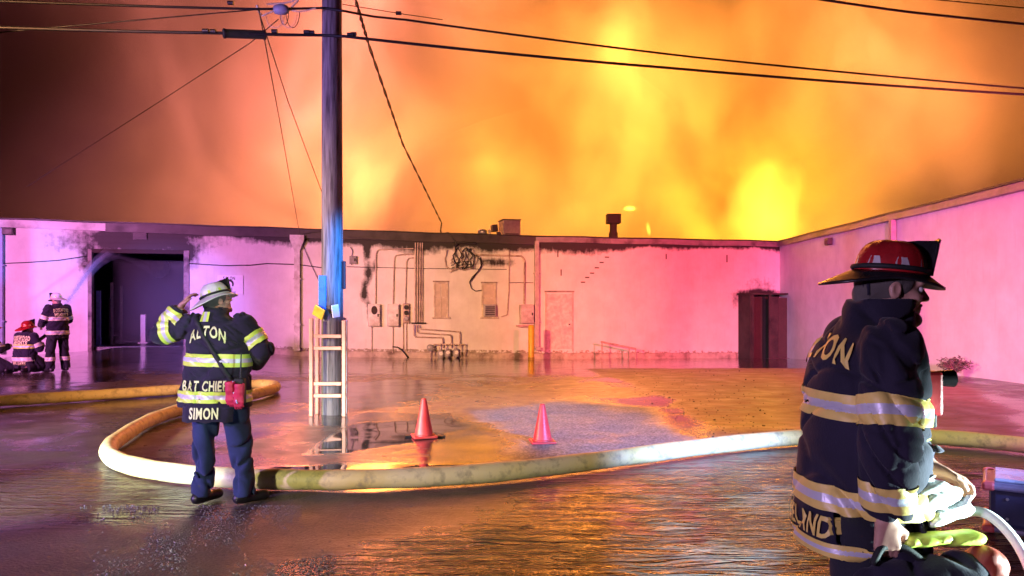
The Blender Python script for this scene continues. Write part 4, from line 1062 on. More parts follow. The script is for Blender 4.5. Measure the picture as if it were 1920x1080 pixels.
# ------------------------------------------------------------------ people: smooth blended volumes meshed as continuous surfaces
class Field:
    def __init__(s, lo, hi, h):
        s.lo = np.array(lo, float); s.h = h; s.n = np.ceil((np.array(hi) - s.lo) / h).astype(int) + 1
        s.ax = [(s.lo[i] + h * np.arange(s.n[i])).astype(np.float32) for i in range(3)]
        s.v = np.full(s.n, 1.0, np.float32)
    def win(s, lo, hi):
        sl = []
        for i in range(3):
            a = max(0, int((lo[i] - s.lo[i]) / s.h)); b = min(s.n[i], int((hi[i] - s.lo[i]) / s.h) + 2); sl.append(slice(a, max(a, b)))
        return tuple(sl), s.ax[0][sl[0]][:, None, None], s.ax[1][sl[1]][None, :, None], s.ax[2][sl[2]][None, None, :]
    def put(s, sl, d, k, op='u'):
        a = s.v[sl]
        if a.size == 0: return
        if op == 'u':
            if k <= 0: s.v[sl] = np.minimum(a, d); return
            hh = np.clip(.5 + .5 * (a - d) / k, 0, 1); s.v[sl] = a * (1 - hh) + d * hh - k * hh * (1 - hh)
        else:
            s.v[sl] = np.maximum(a, -d) if k <= 0 else -(lambda A, B, hh: A * (1 - hh) + B * hh - k * hh * (1 - hh))(-a, d, np.clip(.5 + .5 * (-a - d) / k, 0, 1))
    def cap(s, a, b, ra, rb, k=.02, flat=None, op='u'):
        a = np.array(a, float); b = np.array(b, float); m = max(ra, rb) * (1.0 if flat is None else max(1, flat[1])) + k + 4 * s.h
        sl, X, Y, Z = s.win(np.minimum(a, b) - m, np.maximum(a, b) + m); e = b - a; L = float(e @ e) + 1e-12
        px, py, pz = X - a[0], Y - a[1], Z - a[2]; t = np.clip((px * e[0] + py * e[1] + pz * e[2]) / L, 0, 1)
        qx, qy, qz = px - t * e[0], py - t * e[1], pz - t * e[2]
        if flat is None: d = np.sqrt(qx * qx + qy * qy + qz * qz)
        else:
            f, fac = np.array(flat[0], float), flat[1]; c = (qx * f[0] + qy * f[1] + qz * f[2]); d = np.sqrt(np.maximum(qx * qx + qy * qy + qz * qz - c * c + (c / fac) ** 2, 0))
        s.put(sl, (d - (ra + (rb - ra) * t)).astype(np.float32), k, op)
    def ell(s, c, r, k=.02, R=None, op='u'):
        c = np.array(c, float); r = np.array(r, float); m = r.max() + k + 4 * s.h
        sl, X, Y, Z = s.win(c - m, c + m); x, y, z = X - c[0], Y - c[1], Z - c[2]
        if R is not None:
            x, y, z = (R[0][0] * x + R[1][0] * y + R[2][0] * z), (R[0][1] * x + R[1][1] * y + R[2][1] * z), (R[0][2] * x + R[1][2] * y + R[2][2] * z)
        q = np.sqrt((x / r[0]) ** 2 + (y / r[1]) ** 2 + (z / r[2]) ** 2); s.put(sl, ((q - 1) * r.min()).astype(np.float32), k, op)
    def loft(s, zs, a, b, cx, cy, k=.02, p=2.4, op='u'):
        m = max(max(a), max(b)) + k + 4 * s.h
        sl, X, Y, Z = s.win((min(cx) - m, min(cy) - m, zs[0] - .03), (max(cx) + m, max(cy) + m, zs[-1] + .03))
        z = Z.ravel(); A, B, CXx, CYy = (np.interp(z, zs, q)[None, None, :] for q in (a, b, cx, cy))
        q = ((np.abs(X - CXx) / A) ** p + (np.abs(Y - CYy) / B) ** p) ** (1 / p)
        d = (q - 1) * np.minimum(A, B); d = np.maximum(d, np.maximum(zs[0] - Z, Z - zs[-1])); s.put(sl, d.astype(np.float32), k, op)
    def below(s, p, n):                      # cut away everything on the n side of a plane through p
        d = (s.ax[0][:, None, None] - p[0]) * n[0] + (s.ax[1][None, :, None] - p[1]) * n[1] + (s.ax[2][None, None, :] - p[2]) * n[2]
        s.v = np.maximum(s.v, d.astype(np.float32))
    def cut_near(s, p, n, rad):              # the same but only within rad of p
        sl, X, Y, Z = s.win(np.array(p) - rad, np.array(p) + rad)
        d = (X - p[0]) * n[0] + (Y - p[1]) * n[1] + (Z - p[2]) * n[2]; s.v[sl] = np.maximum(s.v[sl], d.astype(np.float32))
    def wrinkle(s, amp, seed=0, vert=.5, f=1.0, low=None):
        """cloth folds: a few warped, branching crease fields; low=(z, extra) deepens level folds towards a hem"""
        X, Y, Z = s.ax[0][:, None, None], s.ax[1][None, :, None], s.ax[2][None, None, :]
        r = np.random.default_rng(seed); w = 0
        wx = .05 * np.sin(5 * f * Z + 4 * X + seed) + .02 * np.sin(11 * f * Y + 6 * Z); wz = .05 * np.sin(6 * f * X + 5 * Y + 2 * seed) + .02 * np.sin(12 * f * X + 3 * Z)
        for i in range(7):
            d = r.normal(size=3); d[2] *= (1 - vert) * 1.6; d[:2] *= vert * 1.6; d /= np.linalg.norm(d); fr = f * r.uniform(13, 34); ph = r.uniform(0, 6.28)
            q = np.sin(fr * (d[0] * (X + wx) + d[1] * (Y + wx) + d[2] * (Z + wz)) + ph); mod = np.clip(-.15 + 1.15 * np.sin(5 * (X * r.normal() + Y * r.normal() + Z * r.normal()) * 1.5 + r.uniform(0, 6)), 0, 1)
            w = w + np.exp(-(q / .27) ** 2) * mod * (22 / fr) ** .7
        w = amp * np.clip(w - .25, -.25, .9)
        if low is not None:
            q = np.sin(44 * (Z + .35 * wx + .12 * X)); w = w + low[1] * np.clip((low[0] - Z) / low[0], 0, 1) ** 1.3 * (np.exp(-(q / .55) ** 2) - .4)
        s.v = s.v + w.astype(np.float32)
    def mesh(s):
        v = s.v; n = np.array(v.shape); ins = v < 0
        C = [(i, j, k) for i in (0, 1) for j in (0, 1) for k in (0, 1)]
        cnt = np.zeros(n - 1, np.int8)
        for i, j, k in C: cnt += ins[i:n[0] - 1 + i, j:n[1] - 1 + j, k:n[2] - 1 + k]
        idx = np.argwhere((cnt > 0) & (cnt < 8)); acc = np.zeros((len(idx), 3)); w = np.zeros(len(idx))
        for a in C:
            for ax in range(3):
                if a[ax]: continue
                b = list(a); b[ax] = 1
                v0 = v[idx[:, 0] + a[0], idx[:, 1] + a[1], idx[:, 2] + a[2]]; v1 = v[idx[:, 0] + b[0], idx[:, 1] + b[1], idx[:, 2] + b[2]]
                cr = (v0 < 0) != (v1 < 0); t = np.where(cr, v0 / np.where(cr, v0 - v1, 1), 0)
                p = np.array(a, float)[None, :].repeat(len(idx), 0); p[:, ax] += t; acc += p * cr[:, None]; w += cr
        pos = s.lo + s.h * (idx + acc / w[:, None])
        mp = np.full(n - 1, -1, np.int32); mp[tuple(idx.T)] = np.arange(len(idx)); fs = []
        for ax in range(3):
            o1, o2 = (ax + 1) % 3, (ax + 2) % 3
            a = [slice(None)] * 3; b = [slice(None)] * 3; a[ax] = slice(0, -1); b[ax] = slice(1, None)
            e = np.argwhere(ins[tuple(a)] != ins[tuple(b)]); e = e[(e[:, o1] > 0) & (e[:, o2] > 0) & (e[:, o1] < n[o1] - 1) & (e[:, o2] < n[o2] - 1)]
            def cell(d1, d2):
                q = e.copy(); q[:, o1] -= d1; q[:, o2] -= d2; return mp[q[:, 0], q[:, 1], q[:, 2]]
            Q = np.stack([cell(1, 1), cell(0, 1), cell(0, 0), cell(1, 0)], 1); fl = ~ins[e[:, 0], e[:, 1], e[:, 2]]
            Q[fl] = Q[fl][:, ::-1]; fs.append(Q)
        Fq = np.concatenate(fs); Fq = Fq[(Fq >= 0).all(1)]
        return pos, Fq
    def build(s, name, mat, parent, smooth=2):
        return new_obj(name, s.to_mesh(name, smooth), mat, parent)
    def to_mesh(s, name, smooth=2):
        pos, Fq = s.mesh()
        e = np.concatenate([Fq[:, [0, 1]], Fq[:, [1, 2]], Fq[:, [2, 3]], Fq[:, [3, 0]]]); nv = len(pos)
        for _ in range(smooth):                                   # light Laplacian smoothing
            sm = np.zeros_like(pos); ct = np.zeros(nv)
            for c_ in range(3): sm[:, c_] = np.bincount(e[:, 0], pos[e[:, 1], c_], nv) + np.bincount(e[:, 1], pos[e[:, 0], c_], nv)
            ct = np.bincount(e[:, 0], minlength=nv) + np.bincount(e[:, 1], minlength=nv); pos = pos * .5 + .5 * sm / np.maximum(ct, 1)[:, None]
        me = bpy.data.meshes.new(name); me.from_pydata(pos.tolist(), [], Fq.tolist())
        me.polygons.foreach_set('use_smooth', [True] * len(Fq)); me.update(); return me

def vv(*a): return np.array(a, float)
def unit(a): a = np.array(a, float); return a / np.linalg.norm(a)

def hand(S, wrist, d, n, side, curl=(.5, .6, .65, .7), thumb=.5, sc=1.0, k=.006):
    """palm, four fingers and a thumb; d: wrist to knuckles, n: the way the palm faces, side: towards the thumb"""
    d = unit(d); n = unit(n - d * np.dot(n, d)); sd = unit(side - d * np.dot(side, d) - n * np.dot(side, n)); w = np.array(wrist, float)
    offs = (.030, .010, -.010, -.029); lens = (.072, .080, .074, .058)
    for o in offs: S.cap(w + sd * o * .55 * sc + d * .01, w + d * .088 * sc + sd * o * sc, .018 * sc, .0125 * sc, .014)
    for o, L, c in zip(offs, lens, curl):
        p = w + d * .092 * sc + sd * o * sc; a = c * .55
        for j, fr in enumerate((.45, .32, .26)):
            q = p + (d * math.cos(a) + n * math.sin(a)) * L * fr * sc; S.cap(p, q, (.0105 - .001 * j) * sc, (.0098 - .001 * j) * sc, k if j == 0 else .003); p = q; a += c
    p = w + d * .025 * sc + sd * .026 * sc; q = p + (sd * .75 + d * .62 + n * .30) * .042 * sc; S.cap(p, q, .016 * sc, .0125 * sc, .012)
    r_ = q + (sd * (.35 - .5 * thumb) + d * .85 + n * .5 * thumb) * .034 * sc; S.cap(q, r_, .0122 * sc, .0112 * sc, .004)
    S.cap(r_, r_ + (sd * (.1 - .7 * thumb) + d * .75 + n * .6 * thumb) * .027 * sc, .0112 * sc, .0095 * sc, .003)

def head(S, c, R):
    f = lambda *p: np.array(c) + R @ np.array(p, float)
    S.ell(f(0, -.012, .035), (.077, .098, .098), .02, R)
    S.ell(f(0, .020, -.045), (.060, .072, .068), .03, R)
    S.cap(f(-.015, .078, -.098), f(.015, .078, -.098), .020, .020, .02)
    S.cap(f(-.052, .03, -.075), f(-.02, .075, -.095), .016, .016, .02); S.cap(f(.052, .03, -.075), f(.02, .075, -.095), .016, .016, .02)
    S.cap(f(-.040, .080, .030), f(.040, .080, .030), .012, .012, .015)
    S.ell(f(-.040, .066, -.022), (.024, .022, .02), .02, R); S.ell(f(.040, .066, -.022), (.024, .022, .02), .02, R)
    for s_ in (-1, 1): S.ell(f(s_ * .032, .094, .008), (.015, .013, .011), .010, R, 'd')
    S.cap(f(0, .088, .018), f(0, .112, -.020), .009, .0125, .008)
    for s_ in (-1, 1): S.ell(f(s_ * .011, .098, -.026), (.009, .011, .008), .006, R)
    S.cap(f(-.018, .088, -.055), f(.018, .088, -.055), .009, .009, .008); S.cap(f(-.014, .086, -.067), f(.014, .086, -.067), .0085, .0085, .006)
    for s_ in (-1, 1):
        S.ell(f(s_ * .080, -.008, -.002), (.010, .021, .032), .006, R); S.ell(f(s_ * .087, -.003, .002), (.006, .011, .018), .004, R, 'd')

# ---- materials of the gear
def cloth(name, col, rough=.85, bump=.35, sc=160):
    t = NT(name); v = t.coord(); f = t.noise(v, 5, 5); t.l(t.ramp(f, [(.3, tuple(c * .7 for c in col)), (.7, tuple(min(1, c * 1.25) for c in col))]), t.b.inputs['Base Color'])
    t.b.inputs['Roughness'].default_value = rough; t.b.inputs['Sheen Weight'].default_value = .12; t.b.inputs['Specular IOR Level'].default_value = .3
    h = t.math('ADD', t.noise(v, sc, 2), t.math('MULTIPLY', t.noise(v, 26, 4), 1.5)); t.bump(h, bump, .004); return t.m
M_coat = cloth('turnout_shell', (.017, .013, .030)); M_trou = cloth('uniform_trouser', (.018, .032, .088)); M_bunk = cloth('bunker_trouser', (.018, .017, .026))
M_lime = M('lime_trim', (.62, .80, .10), .45, var=.10, scale=20); M_silver = M('silver_trim', (.62, .60, .68), .38, .15, var=.08, scale=20)
M_gold = M('letter_lime', (.72, .78, .34), .5, var=.10, scale=30)
M_amber = M('amber_trim', (.80, .60, .16), .45, var=.10, scale=20)
M_skin = M('skin', (.50, .27, .20), .5, var=.18, scale=22, bump=.08, bdist=.002)
M_hair = cloth('grey_hair', (.10, .085, .075), .7, .6, 240); M_boot = M('boot_leather', (.014, .013, .014), .42, scale=12)
M_hwhite = M('helmet_white', (.78, .76, .76), .32, var=.08, scale=10, dirt=(.5, .45, .42)); M_hred = M('helmet_red', (.42, .015, .02), .28, var=.25, scale=9, dirt=(.16, .01, .012)); M_hblack = M('helmet_black', (.016, .013, .016), .30, scale=9)
M_strap = M('black_webbing', (.012, .012, .013), .7, scale=60)

def Rm(yaw, pitch=0, roll=0): return np.array(Euler((math.radians(pitch), math.radians(roll), math.radians(yaw)), 'YXZ').to_matrix()) if False else np.array((Matrix.Rotation(math.radians(yaw), 3, 'Z') @ Matrix.Rotation(math.radians(pitch), 3, 'X') @ Matrix.Rotation(math.radians(roll), 3, 'Y')))

def helmet(parent, c, R, crown_m, brim_m, shield_m, patch_m, band_m=None, goggles=False, sc=1.0, flap=None, flap_a=(75, 285)):
    """traditional fire helmet: ribbed crown, brim with long rear bill, leather front shield; +y is the wearer's front"""
    T = Matrix.Translation(Vector(c)) @ Matrix(R.tolist()).to_4x4() @ Matrix.Scale(sc, 4)
    N = 64; ax_, ay_, H = .104, .126, .128
    def base(a): return ax_ * math.sin(a), ay_ * math.cos(a)            # a=0 is the front
    b = MB(); vs = []; L = 12
    for j in range(L + 1):
        q = j / L; ph = q * math.pi / 2; rr = math.cos(ph) ** .62; z = H * math.sin(ph) ** .95
        for i in range(N):
            a = 2 * math.pi * i / N; dist = abs(((a / (math.pi / 4) + .5) % 1) - .5) * 2; rib = 1 + .035 * max(0, 1 - dist * 4) * (.3 + .7 * math.sin(ph * 1.7))
            x, y = base(a); vs.append(T @ Vector((x * rr * rib, y * rr * rib, z * (1 + .02 * (rib - 1) / .035))))
    b.add(vs, [(j * N + i, j * N + (i + 1) % N, (j + 1) * N + (i + 1) % N, (j + 1) * N + i) for j in range(L) for i in range(N)], 0, True)
    top = b.build('helmet', crown_m, parent)
    # brim
    b = MB(); vs = []; rings = ((0, .010), (.25, .006), (.55, 0), (.85, -.004), (1.0, -.004), (1.0, -.013), (.85, -.014), (.5, -.012), (.0, -.006))
    for q, dz in rings:
        for i in range(N):
            a = 2 * math.pi * i / N; c_ = math.cos(a); back = max(0, -c_) ** 1.6; front = max(0, c_) ** 2
            w = .036 + .085 * back + .026 * front; x, y = base(a); n_ = Vector((math.sin(a), math.cos(a) * 1.0, 0)).normalized()
            drop = -.016 - .034 * back - .010 * front + .010 * abs(math.sin(a)) ** 3
            vs.append(T @ Vector((x + n_.x * w * q, y + n_.y * w * q, dz + drop * q ** 1.2)))
    m_ = len(rings); b.add(vs, [(j * N + i, j * N + (i + 1) % N, ((j + 1) % m_) * N + (i + 1) % N, ((j + 1) % m_) * N + i) for j in range(m_) for i in range(N)], 0, True)
    b.build('brim', brim_m, top)
    # front shield and its holder
    b = MB(); outl = [(-.040, .0), (.040, .0), (.052, .045), (.046, .09), (.060, .118), (.036, .132), (0, .142), (-.036, .132), (-.060, .118), (-.046, .09), (-.052, .045)]
    fr = [T @ Vector((x, ay_ + .016 + .10 * z - 4.5 * x * x, z + .008)) for x, z in outl]; bk = [T @ Vector((x, ay_ + .009 + .10 * z - 4.5 * x * x, z + .008)) for x, z in outl]; n_ = len(outl)
    b.add(fr + bk, [tuple(range(n_)), tuple(reversed(range(n_, 2 * n_)))] + [(i, n_ + i, n_ + (i + 1) % n_, (i + 1) % n_) for i in range(n_)]); sh_ = b.build('front_shield', shield_m, top)
    b = MB(); pr = [(ay_ * .25, H * .985), (ay_ * .62, H * 1.05), (ay_ + .008 + .011, H * 1.085), (ay_ + .008, .02), (ay_ * .9, .02), (ay_ * .72, H * .6)]; hw = (.010, .016, .024, .030, .034, .020); n_ = len(pr)
    b.add([T @ Vector((w_, y_, z_)) for (y_, z_), w_ in zip(pr, hw)] + [T @ Vector((-w_, y_, z_)) for (y_, z_), w_ in zip(pr, hw)], [tuple(range(n_)), tuple(reversed(range(n_, 2 * n_)))] + [(i, n_ + i, n_ + (i + 1) % n_, (i + 1) % n_) for i in range(n_)]); b.build('shield_holder', shield_m, top)
    # reflective patches round the crown
    for a0 in (40, 85, 130, 180, 230, 275, 320):
        b = MB(); vs = []
        for z, hw in ((.022, 13), (.062, 8)):
            rr = math.cos(math.asin(min(1, (z / H)) ** (1 / .95))) ** .62 * 1.02
            for da in (-hw, 0, hw): x, y = base(math.radians(a0 + da)); vs.append(T @ Vector((x * rr, y * rr, z)))
        b.add(vs, [(0, 1, 4, 3), (1, 2, 5, 4)]); b.build('reflective_patch', patch_m, top)
    if band_m is not None:
        b = MB(); pr = []
        for i in range(41):
            a = math.radians(20 + 320 * i / 40); x, y = base(a); pr.append(T @ Vector((x * 1.035, y * 1.035, .020 + .006 * math.sin(a))))
        b.tube(pr, .010 * sc, 6); b.build('strap_band', band_m, top)
    if flap is not None:
        b = MB(); vs = []
        for z, k_ in ((-.002, .93), (-.04, .92), (-.085, .86)):
            for i in range(25):
                a = math.radians(flap_a[0] + (flap_a[1] - flap_a[0]) * i / 24); x, y = base(a); vs.append(T @ Vector((x * k_ + .004 * math.sin(i * 1.9), y * k_, z)))
        b.add(vs, [(j * 25 + i, j * 25 + i + 1, j * 25 + 26 + i, j * 25 + 25 + i) for j in range(2) for i in range(24)], 0, True); o = b.build('ear_flap', flap, top); q = o.modifiers.new('t', 'SOLIDIFY'); q.thickness = .006
    return top

def stripe(src, parent, p0, axis, edges, keep, mats, off=.008, name='reflective_stripe', cuts=()):
    """a trim band lying on a garment: the garment's own surface between planes, lifted off; edges are distances along axis"""
    bm = bmesh.new(); bm.from_mesh(src.data if hasattr(src, 'data') else src); ax = Vector(axis).normalized(); p0 = Vector(p0)
    lo, hi = edges[0], edges[-1]
    bmesh.ops.delete(bm, geom=[f for f in bm.faces if not (lo - .03 < (f.calc_center_median() - p0).dot(ax) < hi + .03)], context='FACES')
    for e_ in edges: bmesh.ops.bisect_plane(bm, geom=bm.verts[:] + bm.edges[:] + bm.faces[:], plane_co=p0 + ax * e_, plane_no=ax, dist=1e-5)
    for cp_, cn_ in cuts: bmesh.ops.bisect_plane(bm, geom=bm.verts[:] + bm.edges[:] + bm.faces[:], plane_co=Vector(cp_), plane_no=Vector(cn_), dist=1e-5, clear_outer=True)
    dele = []
    for f in bm.faces:
        c = f.calc_center_median(); t_ = (c - p0).dot(ax)
        if t_ < lo or t_ > hi or not keep(c, f.normal): dele.append(f)
    bmesh.ops.delete(bm, geom=dele, context='FACES')
    bm.normal_update(); nr = {v: v.normal.copy() for v in bm.verts}
    for v in bm.verts: v.co += nr[v] * off
    for f in bm.faces:
        t_ = (f.calc_center_median() - p0).dot(ax); f.material_index = next((i for i in range(len(edges) - 1) if t_ < edges[i + 1]), len(edges) - 2) % 2; f.smooth = True
    me = bpy.data.meshes.new(name); bm.to_mesh(me); bm.free(); return new_obj(name, me, mats, parent)

def seg_d(p, a, b):
    p = np.array(p); a = np.array(a); b = np.array(b); e = b - a; t = np.clip((p - a) @ e / (e @ e), 0, 1); return np.linalg.norm(p - a - t * e), a + t * e

def bvh_of(o): return BVHTree.FromPolygons([v.co for v in o.data.vertices], [list(p.vertices) for p in o.data.polygons])
def back_text(coat, bvh, text, h, cx, cz, width, arch=0.0, off=.010, mat=None, d=(0, 1, 0), bold=.03, name='lettering', tilt=0.0):
    d = Vector(d).normalized(); rt = d.cross(Vector((0, 0, 1))).normalized()
    def place(x, y):
        z = cz + y * math.cos(tilt) + arch * (1 - (2 * x / width) ** 2) + x * math.tan(tilt); o_ = rt * (cx + x) + Vector((0, 0, z)) - d * 1.0
        hit = bvh.ray_cast(o_, d); return (hit[0] - d * off) if hit[0] is not None else o_ + d * .8
    return lettering(text, h, place, width=width, bold=bold).build(name, mat or M_gold, coat)

def ribbon(bvh, pts, w, d, mat, parent, name, off=.012, n=26):
    """a strap lying on a garment; pts (x, z) seen along d"""
    d = Vector(d).normalized(); rt = d.cross(Vector((0, 0, 1))).normalized(); P = []
    for i in range(n + 1):
        t = i / n * (len(pts) - 1); j = min(int(t), len(pts) - 2); f = t - j; P.append((pts[j][0] + (pts[j + 1][0] - pts[j][0]) * f, pts[j][1] + (pts[j + 1][1] - pts[j][1]) * f))
    vs = []
    for i, (x, z) in enumerate(P):
        a = P[max(0, i - 1)]; c = P[min(n, i + 1)]; tx, tz = c[0] - a[0], c[1] - a[1]; l_ = math.hypot(tx, tz); nx_, nz_ = -tz / l_, tx / l_
        for s_ in (-1, 1):
            o_ = rt * (x + nx_ * w / 2 * s_) + Vector((0, 0, z + nz_ * w / 2 * s_)) - d; hit = bvh.ray_cast(o_, d)
            vs.append((hit[0] - d * off) if hit[0] is not None else o_ + d * .82)
    b = MB(); b.add(vs, [(2 * i, 2 * i + 1, 2 * i + 3, 2 * i + 2) for i in range(n)], 0, True); o = b.build(name, mat, parent); q = o.modifiers.new('t', 'SOLIDIFY'); q.thickness = .006; q.offset = 0; return o

def boot(parent, an, toe, mat, h=.010, shaft=.2):
    an = np.array(an, float); td = unit(vv(toe[0], toe[1], 0)); S = Field(an + (-.28, -.28, -an[2] - .03), an + (.28, .28, shaft + .08), h)
    S.cap(an + (0, 0, shaft), an + (0, 0, -.01), .062, .052, .02)
    S.cap(an - td * .055 + (0, 0, -.035), an + td * .165 + (0, 0, -.040), .046, .043, .04, flat=(np.cross(td, (0, 0, 1)), 1.02))
    S.below((0, 0, .002), (0, 0, -1)); return S.build('boot', mat, parent, 1)

TRIM = {}; JJ = {}
def figure(root, J, hb, hc, coat_loft, sleeve_r, trou_loft, leg_r, trou_mat, collar, hands, head_R, hair=True, wr=.016, seed=1, bare=None, boots=True, coat_k=.03, twr=1.2):
    """body (one skin surface) with coat, trousers and boots as its clothing"""
    allp = np.array([v for v in J.values()]); lo = allp.min(0) - .22; hi = allp.max(0) + .22; lo[2] = min(lo[2], -.02)
    S = Field(lo, hi, hb); hd = J['head']
    head(S, hd, head_R); nk = hd + head_R @ vv(0, -.025, -.06); S.cap(nk, J['neck'], .056, .062, .03)
    S.cap(J['neck'], J['chest'], .07, .10, .05, flat=((1, 0, 0), 1.3)); S.cap(J['chest'], J['pelvis'], .10, .10, .05, flat=((1, 0, 0), 1.2))
    for s_ in 'lr':
        S.cap(J['sh_' + s_], J['el_' + s_], .05, .042, .03); S.cap(J['el_' + s_], J['wr_' + s_], .040, .027, .02); S.cap(J['chest'], J['sh_' + s_], .08, .05, .04)
        S.cap(J['hip_' + s_], J['kn_' + s_], .075, .055, .04); S.cap(J['kn_' + s_], J['an_' + s_], .05, .04, .02)
        if s_ in hands: hand(S, J['wr_' + s_], *hands[s_])
    body = S.build('body', M_skin, root, 1)
    S = Field(lo, hi, hc); S.loft(*coat_loft, .0)
    for s_ in 'lr':
        r0, r1, r2 = sleeve_r; a, e_, w_ = J['sh_' + s_], J['el_' + s_], J['wr_' + s_]; end = w_ - unit(w_ - e_) * .02
        S.cap(a, e_, r0, r1, coat_k); S.cap(e_, end + unit(w_ - e_) * .05, r1, r2, .025); S.cut_near(end, unit(w_ - e_), r2 + .05)
    S.loft(*collar, .02)
    S.wrinkle(wr, seed, .45); coat = S.build('coat', M_coat, root)
    T_ = {}; S = Field(lo, hi, hc); S.loft(*coat_loft, .0); S.wrinkle(wr, seed, .45); T_['t'] = S.to_mesh('trim_source', 6)     # sources for the trim bands
    for s_ in 'lr':
        S = Field(lo, hi, hc); a, e_, w_ = J['sh_' + s_], J['el_' + s_], J['wr_' + s_]; S.cap(a, e_, r0, r1, .0); S.cap(e_, w_, r1, r2, .025); S.wrinkle(wr, seed, .45); T_[s_] = S.to_mesh('trim_source', 6)
    TRIM[coat.name] = T_; JJ[coat.name] = J
    S = Field(lo, hi, hc); S.loft(*trou_loft, .0)
    for s_ in 'lr':
        S.cap(J['hip_' + s_], J['kn_' + s_], leg_r[0], leg_r[1], .05); S.cap(J['kn_' + s_], J['an_' + s_], leg_r[1], leg_r[2], .02)
        S.cut_near(J['an_' + s_] + vv(0, 0, -.02), unit(J['an_' + s_] - J['kn_' + s_]), leg_r[2] + .05)
    S.wrinkle(wr * twr, seed + 3, .55, .8); tr = S.build('trousers', trou_mat, root)
    if hair:
        S = Field(hd - .17, hd + .17, hb); S.ell(hd + head_R @ vv(0, -.018, .032), (.083, .103, .100), .01, head_R); S.cap(hd + head_R @ vv(0, -.075, -.02), hd + head_R @ vv(0, -.07, -.07), .05, .045, .02)
        S.below(hd + head_R @ vv(0, .045, -.01), head_R @ unit(vv(0, 1, -.35))); S.wrinkle(.004, 9, .5, 2.5); S.build('hair', M_hair, root)
    return body, coat, tr

# ---------------------------------------------------------------- the chief, seen from behind, settling his helmet
cp = ground(422, 944)
chief = empty('person', (cp.x, cp.y, cp.z)); tag(chief, 'chief in dark turnout coat seen from behind, hand raised to his white helmet', 'person')
J = dict(head=vv(-.085, .06, 1.665), neck=vv(-.08, .01, 1.50), chest=vv(-.05, 0, 1.33), pelvis=vv(-.035, 0, .97),
         sh_l=vv(-.265, .0, 1.475), el_l=vv(-.535, .03, 1.395), wr_l=vv(-.385, .06, 1.622), sh_r=vv(.145, .0, 1.475), el_r=vv(.305, .01, 1.265), wr_r=vv(.16, .25, 1.13),
         hip_l=vv(-.145, 0, .92), kn_l=vv(-.172, .02, .50), an_l=vv(-.185, -.01, .09), hip_r=vv(.065, 0, .92), kn_r=vv(.115, .02, .50), an_r=vv(.165, -.01, .09))
hR = Rm(-48, 14, 4)
zs = [.80, .87, 1.0, 1.15, 1.30, 1.42, 1.48, 1.525, 1.555]
clo = (zs, [.292, .285, .268, .258, .256, .245, .205, .13, .08], [.185, .185, .18, .175, .168, .155, .135, .105, .075], [-.085, -.083, -.07, -.055, -.048, -.055, -.065, -.078, -.08], [.0] * 9)
col_ = ([1.50, 1.54, 1.59, 1.615], [.105, .092, .088, .084], [.105, .098, .096, .092], [-.08] * 4, [.012, .018, .028, .034])
tl = ([.80, .90, 1.0], [.205, .20, .19], [.14, .135, .13], [-.045, -.04, -.04], [0, 0, 0])
body, coat, tr = figure(chief, J, .0075, .0085, clo, (.098, .086, .070), tl, (.112, .092, .082), M_trou, col_, {'l': (unit(vv(.55, .12, .72)), vv(.75, .2, -.4), vv(.2, -.9, .3), (.35, .45, .5, .6), .4), 'r': (unit(vv(-.7, .5, -.2)), vv(0, -1, 0), vv(0, 0, 1))}, hR, seed=4, twr=1.5, wr=.019)
boot(chief, J['an_l'], (.45, .9), M_boot, shaft=.05); boot(chief, J['an_r'], (.75, .66), M_boot, shaft=.05)
helmet(chief, J['head'] + hR @ vv(0, -.008, .035), hR @ Rm(0, 0, -16), M_hwhite, M_hwhite, M_hblack, M_lime, M_strap, flap=None, sc=.93)
def sleeve_band(coat, side, seg, f, w, mats):
    J_ = JJ[coat.name]; a, b_ = (J_['sh_' + side], J_['el_' + side]) if seg == 'u' else (J_['el_' + side], J_['wr_' + side])
    ax = unit(b_ - a); L = np.linalg.norm(b_ - a); p = a + ax * L * f
    stripe(TRIM[coat.name][side], coat, p, ax, (-w / 2, -w / 6, w / 6, w / 2), lambda c, n: seg_d(c, a, b_)[0] < .16, mats)
def torso_band(coat, p0, axis, edges, mats, name='reflective_stripe', keep=None):
    stripe(TRIM[coat.name]['t'], coat, p0, axis, edges, lambda c, n: abs(n.z) < .85 and (keep is None or keep(c)), mats, name=name)
torso_band(coat, (0, 0, 1.135), (.03, 0, 1), (0, .034, .068, .102), [M_lime, M_silver])
torso_band(coat, (0, 0, .845), (.02, 0, 1), (0, .030, .062, .092), [M_lime, M_silver])
sleeve_band(coat, 'l', 'f', .66, .085, [M_lime, M_silver]); sleeve_band(coat, 'l', 'u', .74, .095, [M_lime, M_silver]); sleeve_band(coat, 'r', 'u', .62, .10, [M_lime, M_silver])
bv = bvh_of(coat)
back_text(coat, bv, 'ALTON', .088, -.085, 1.325, .30, .05)
back_text(coat, bv, 'BAT CHIEF', .078, -.105, .945, .37)
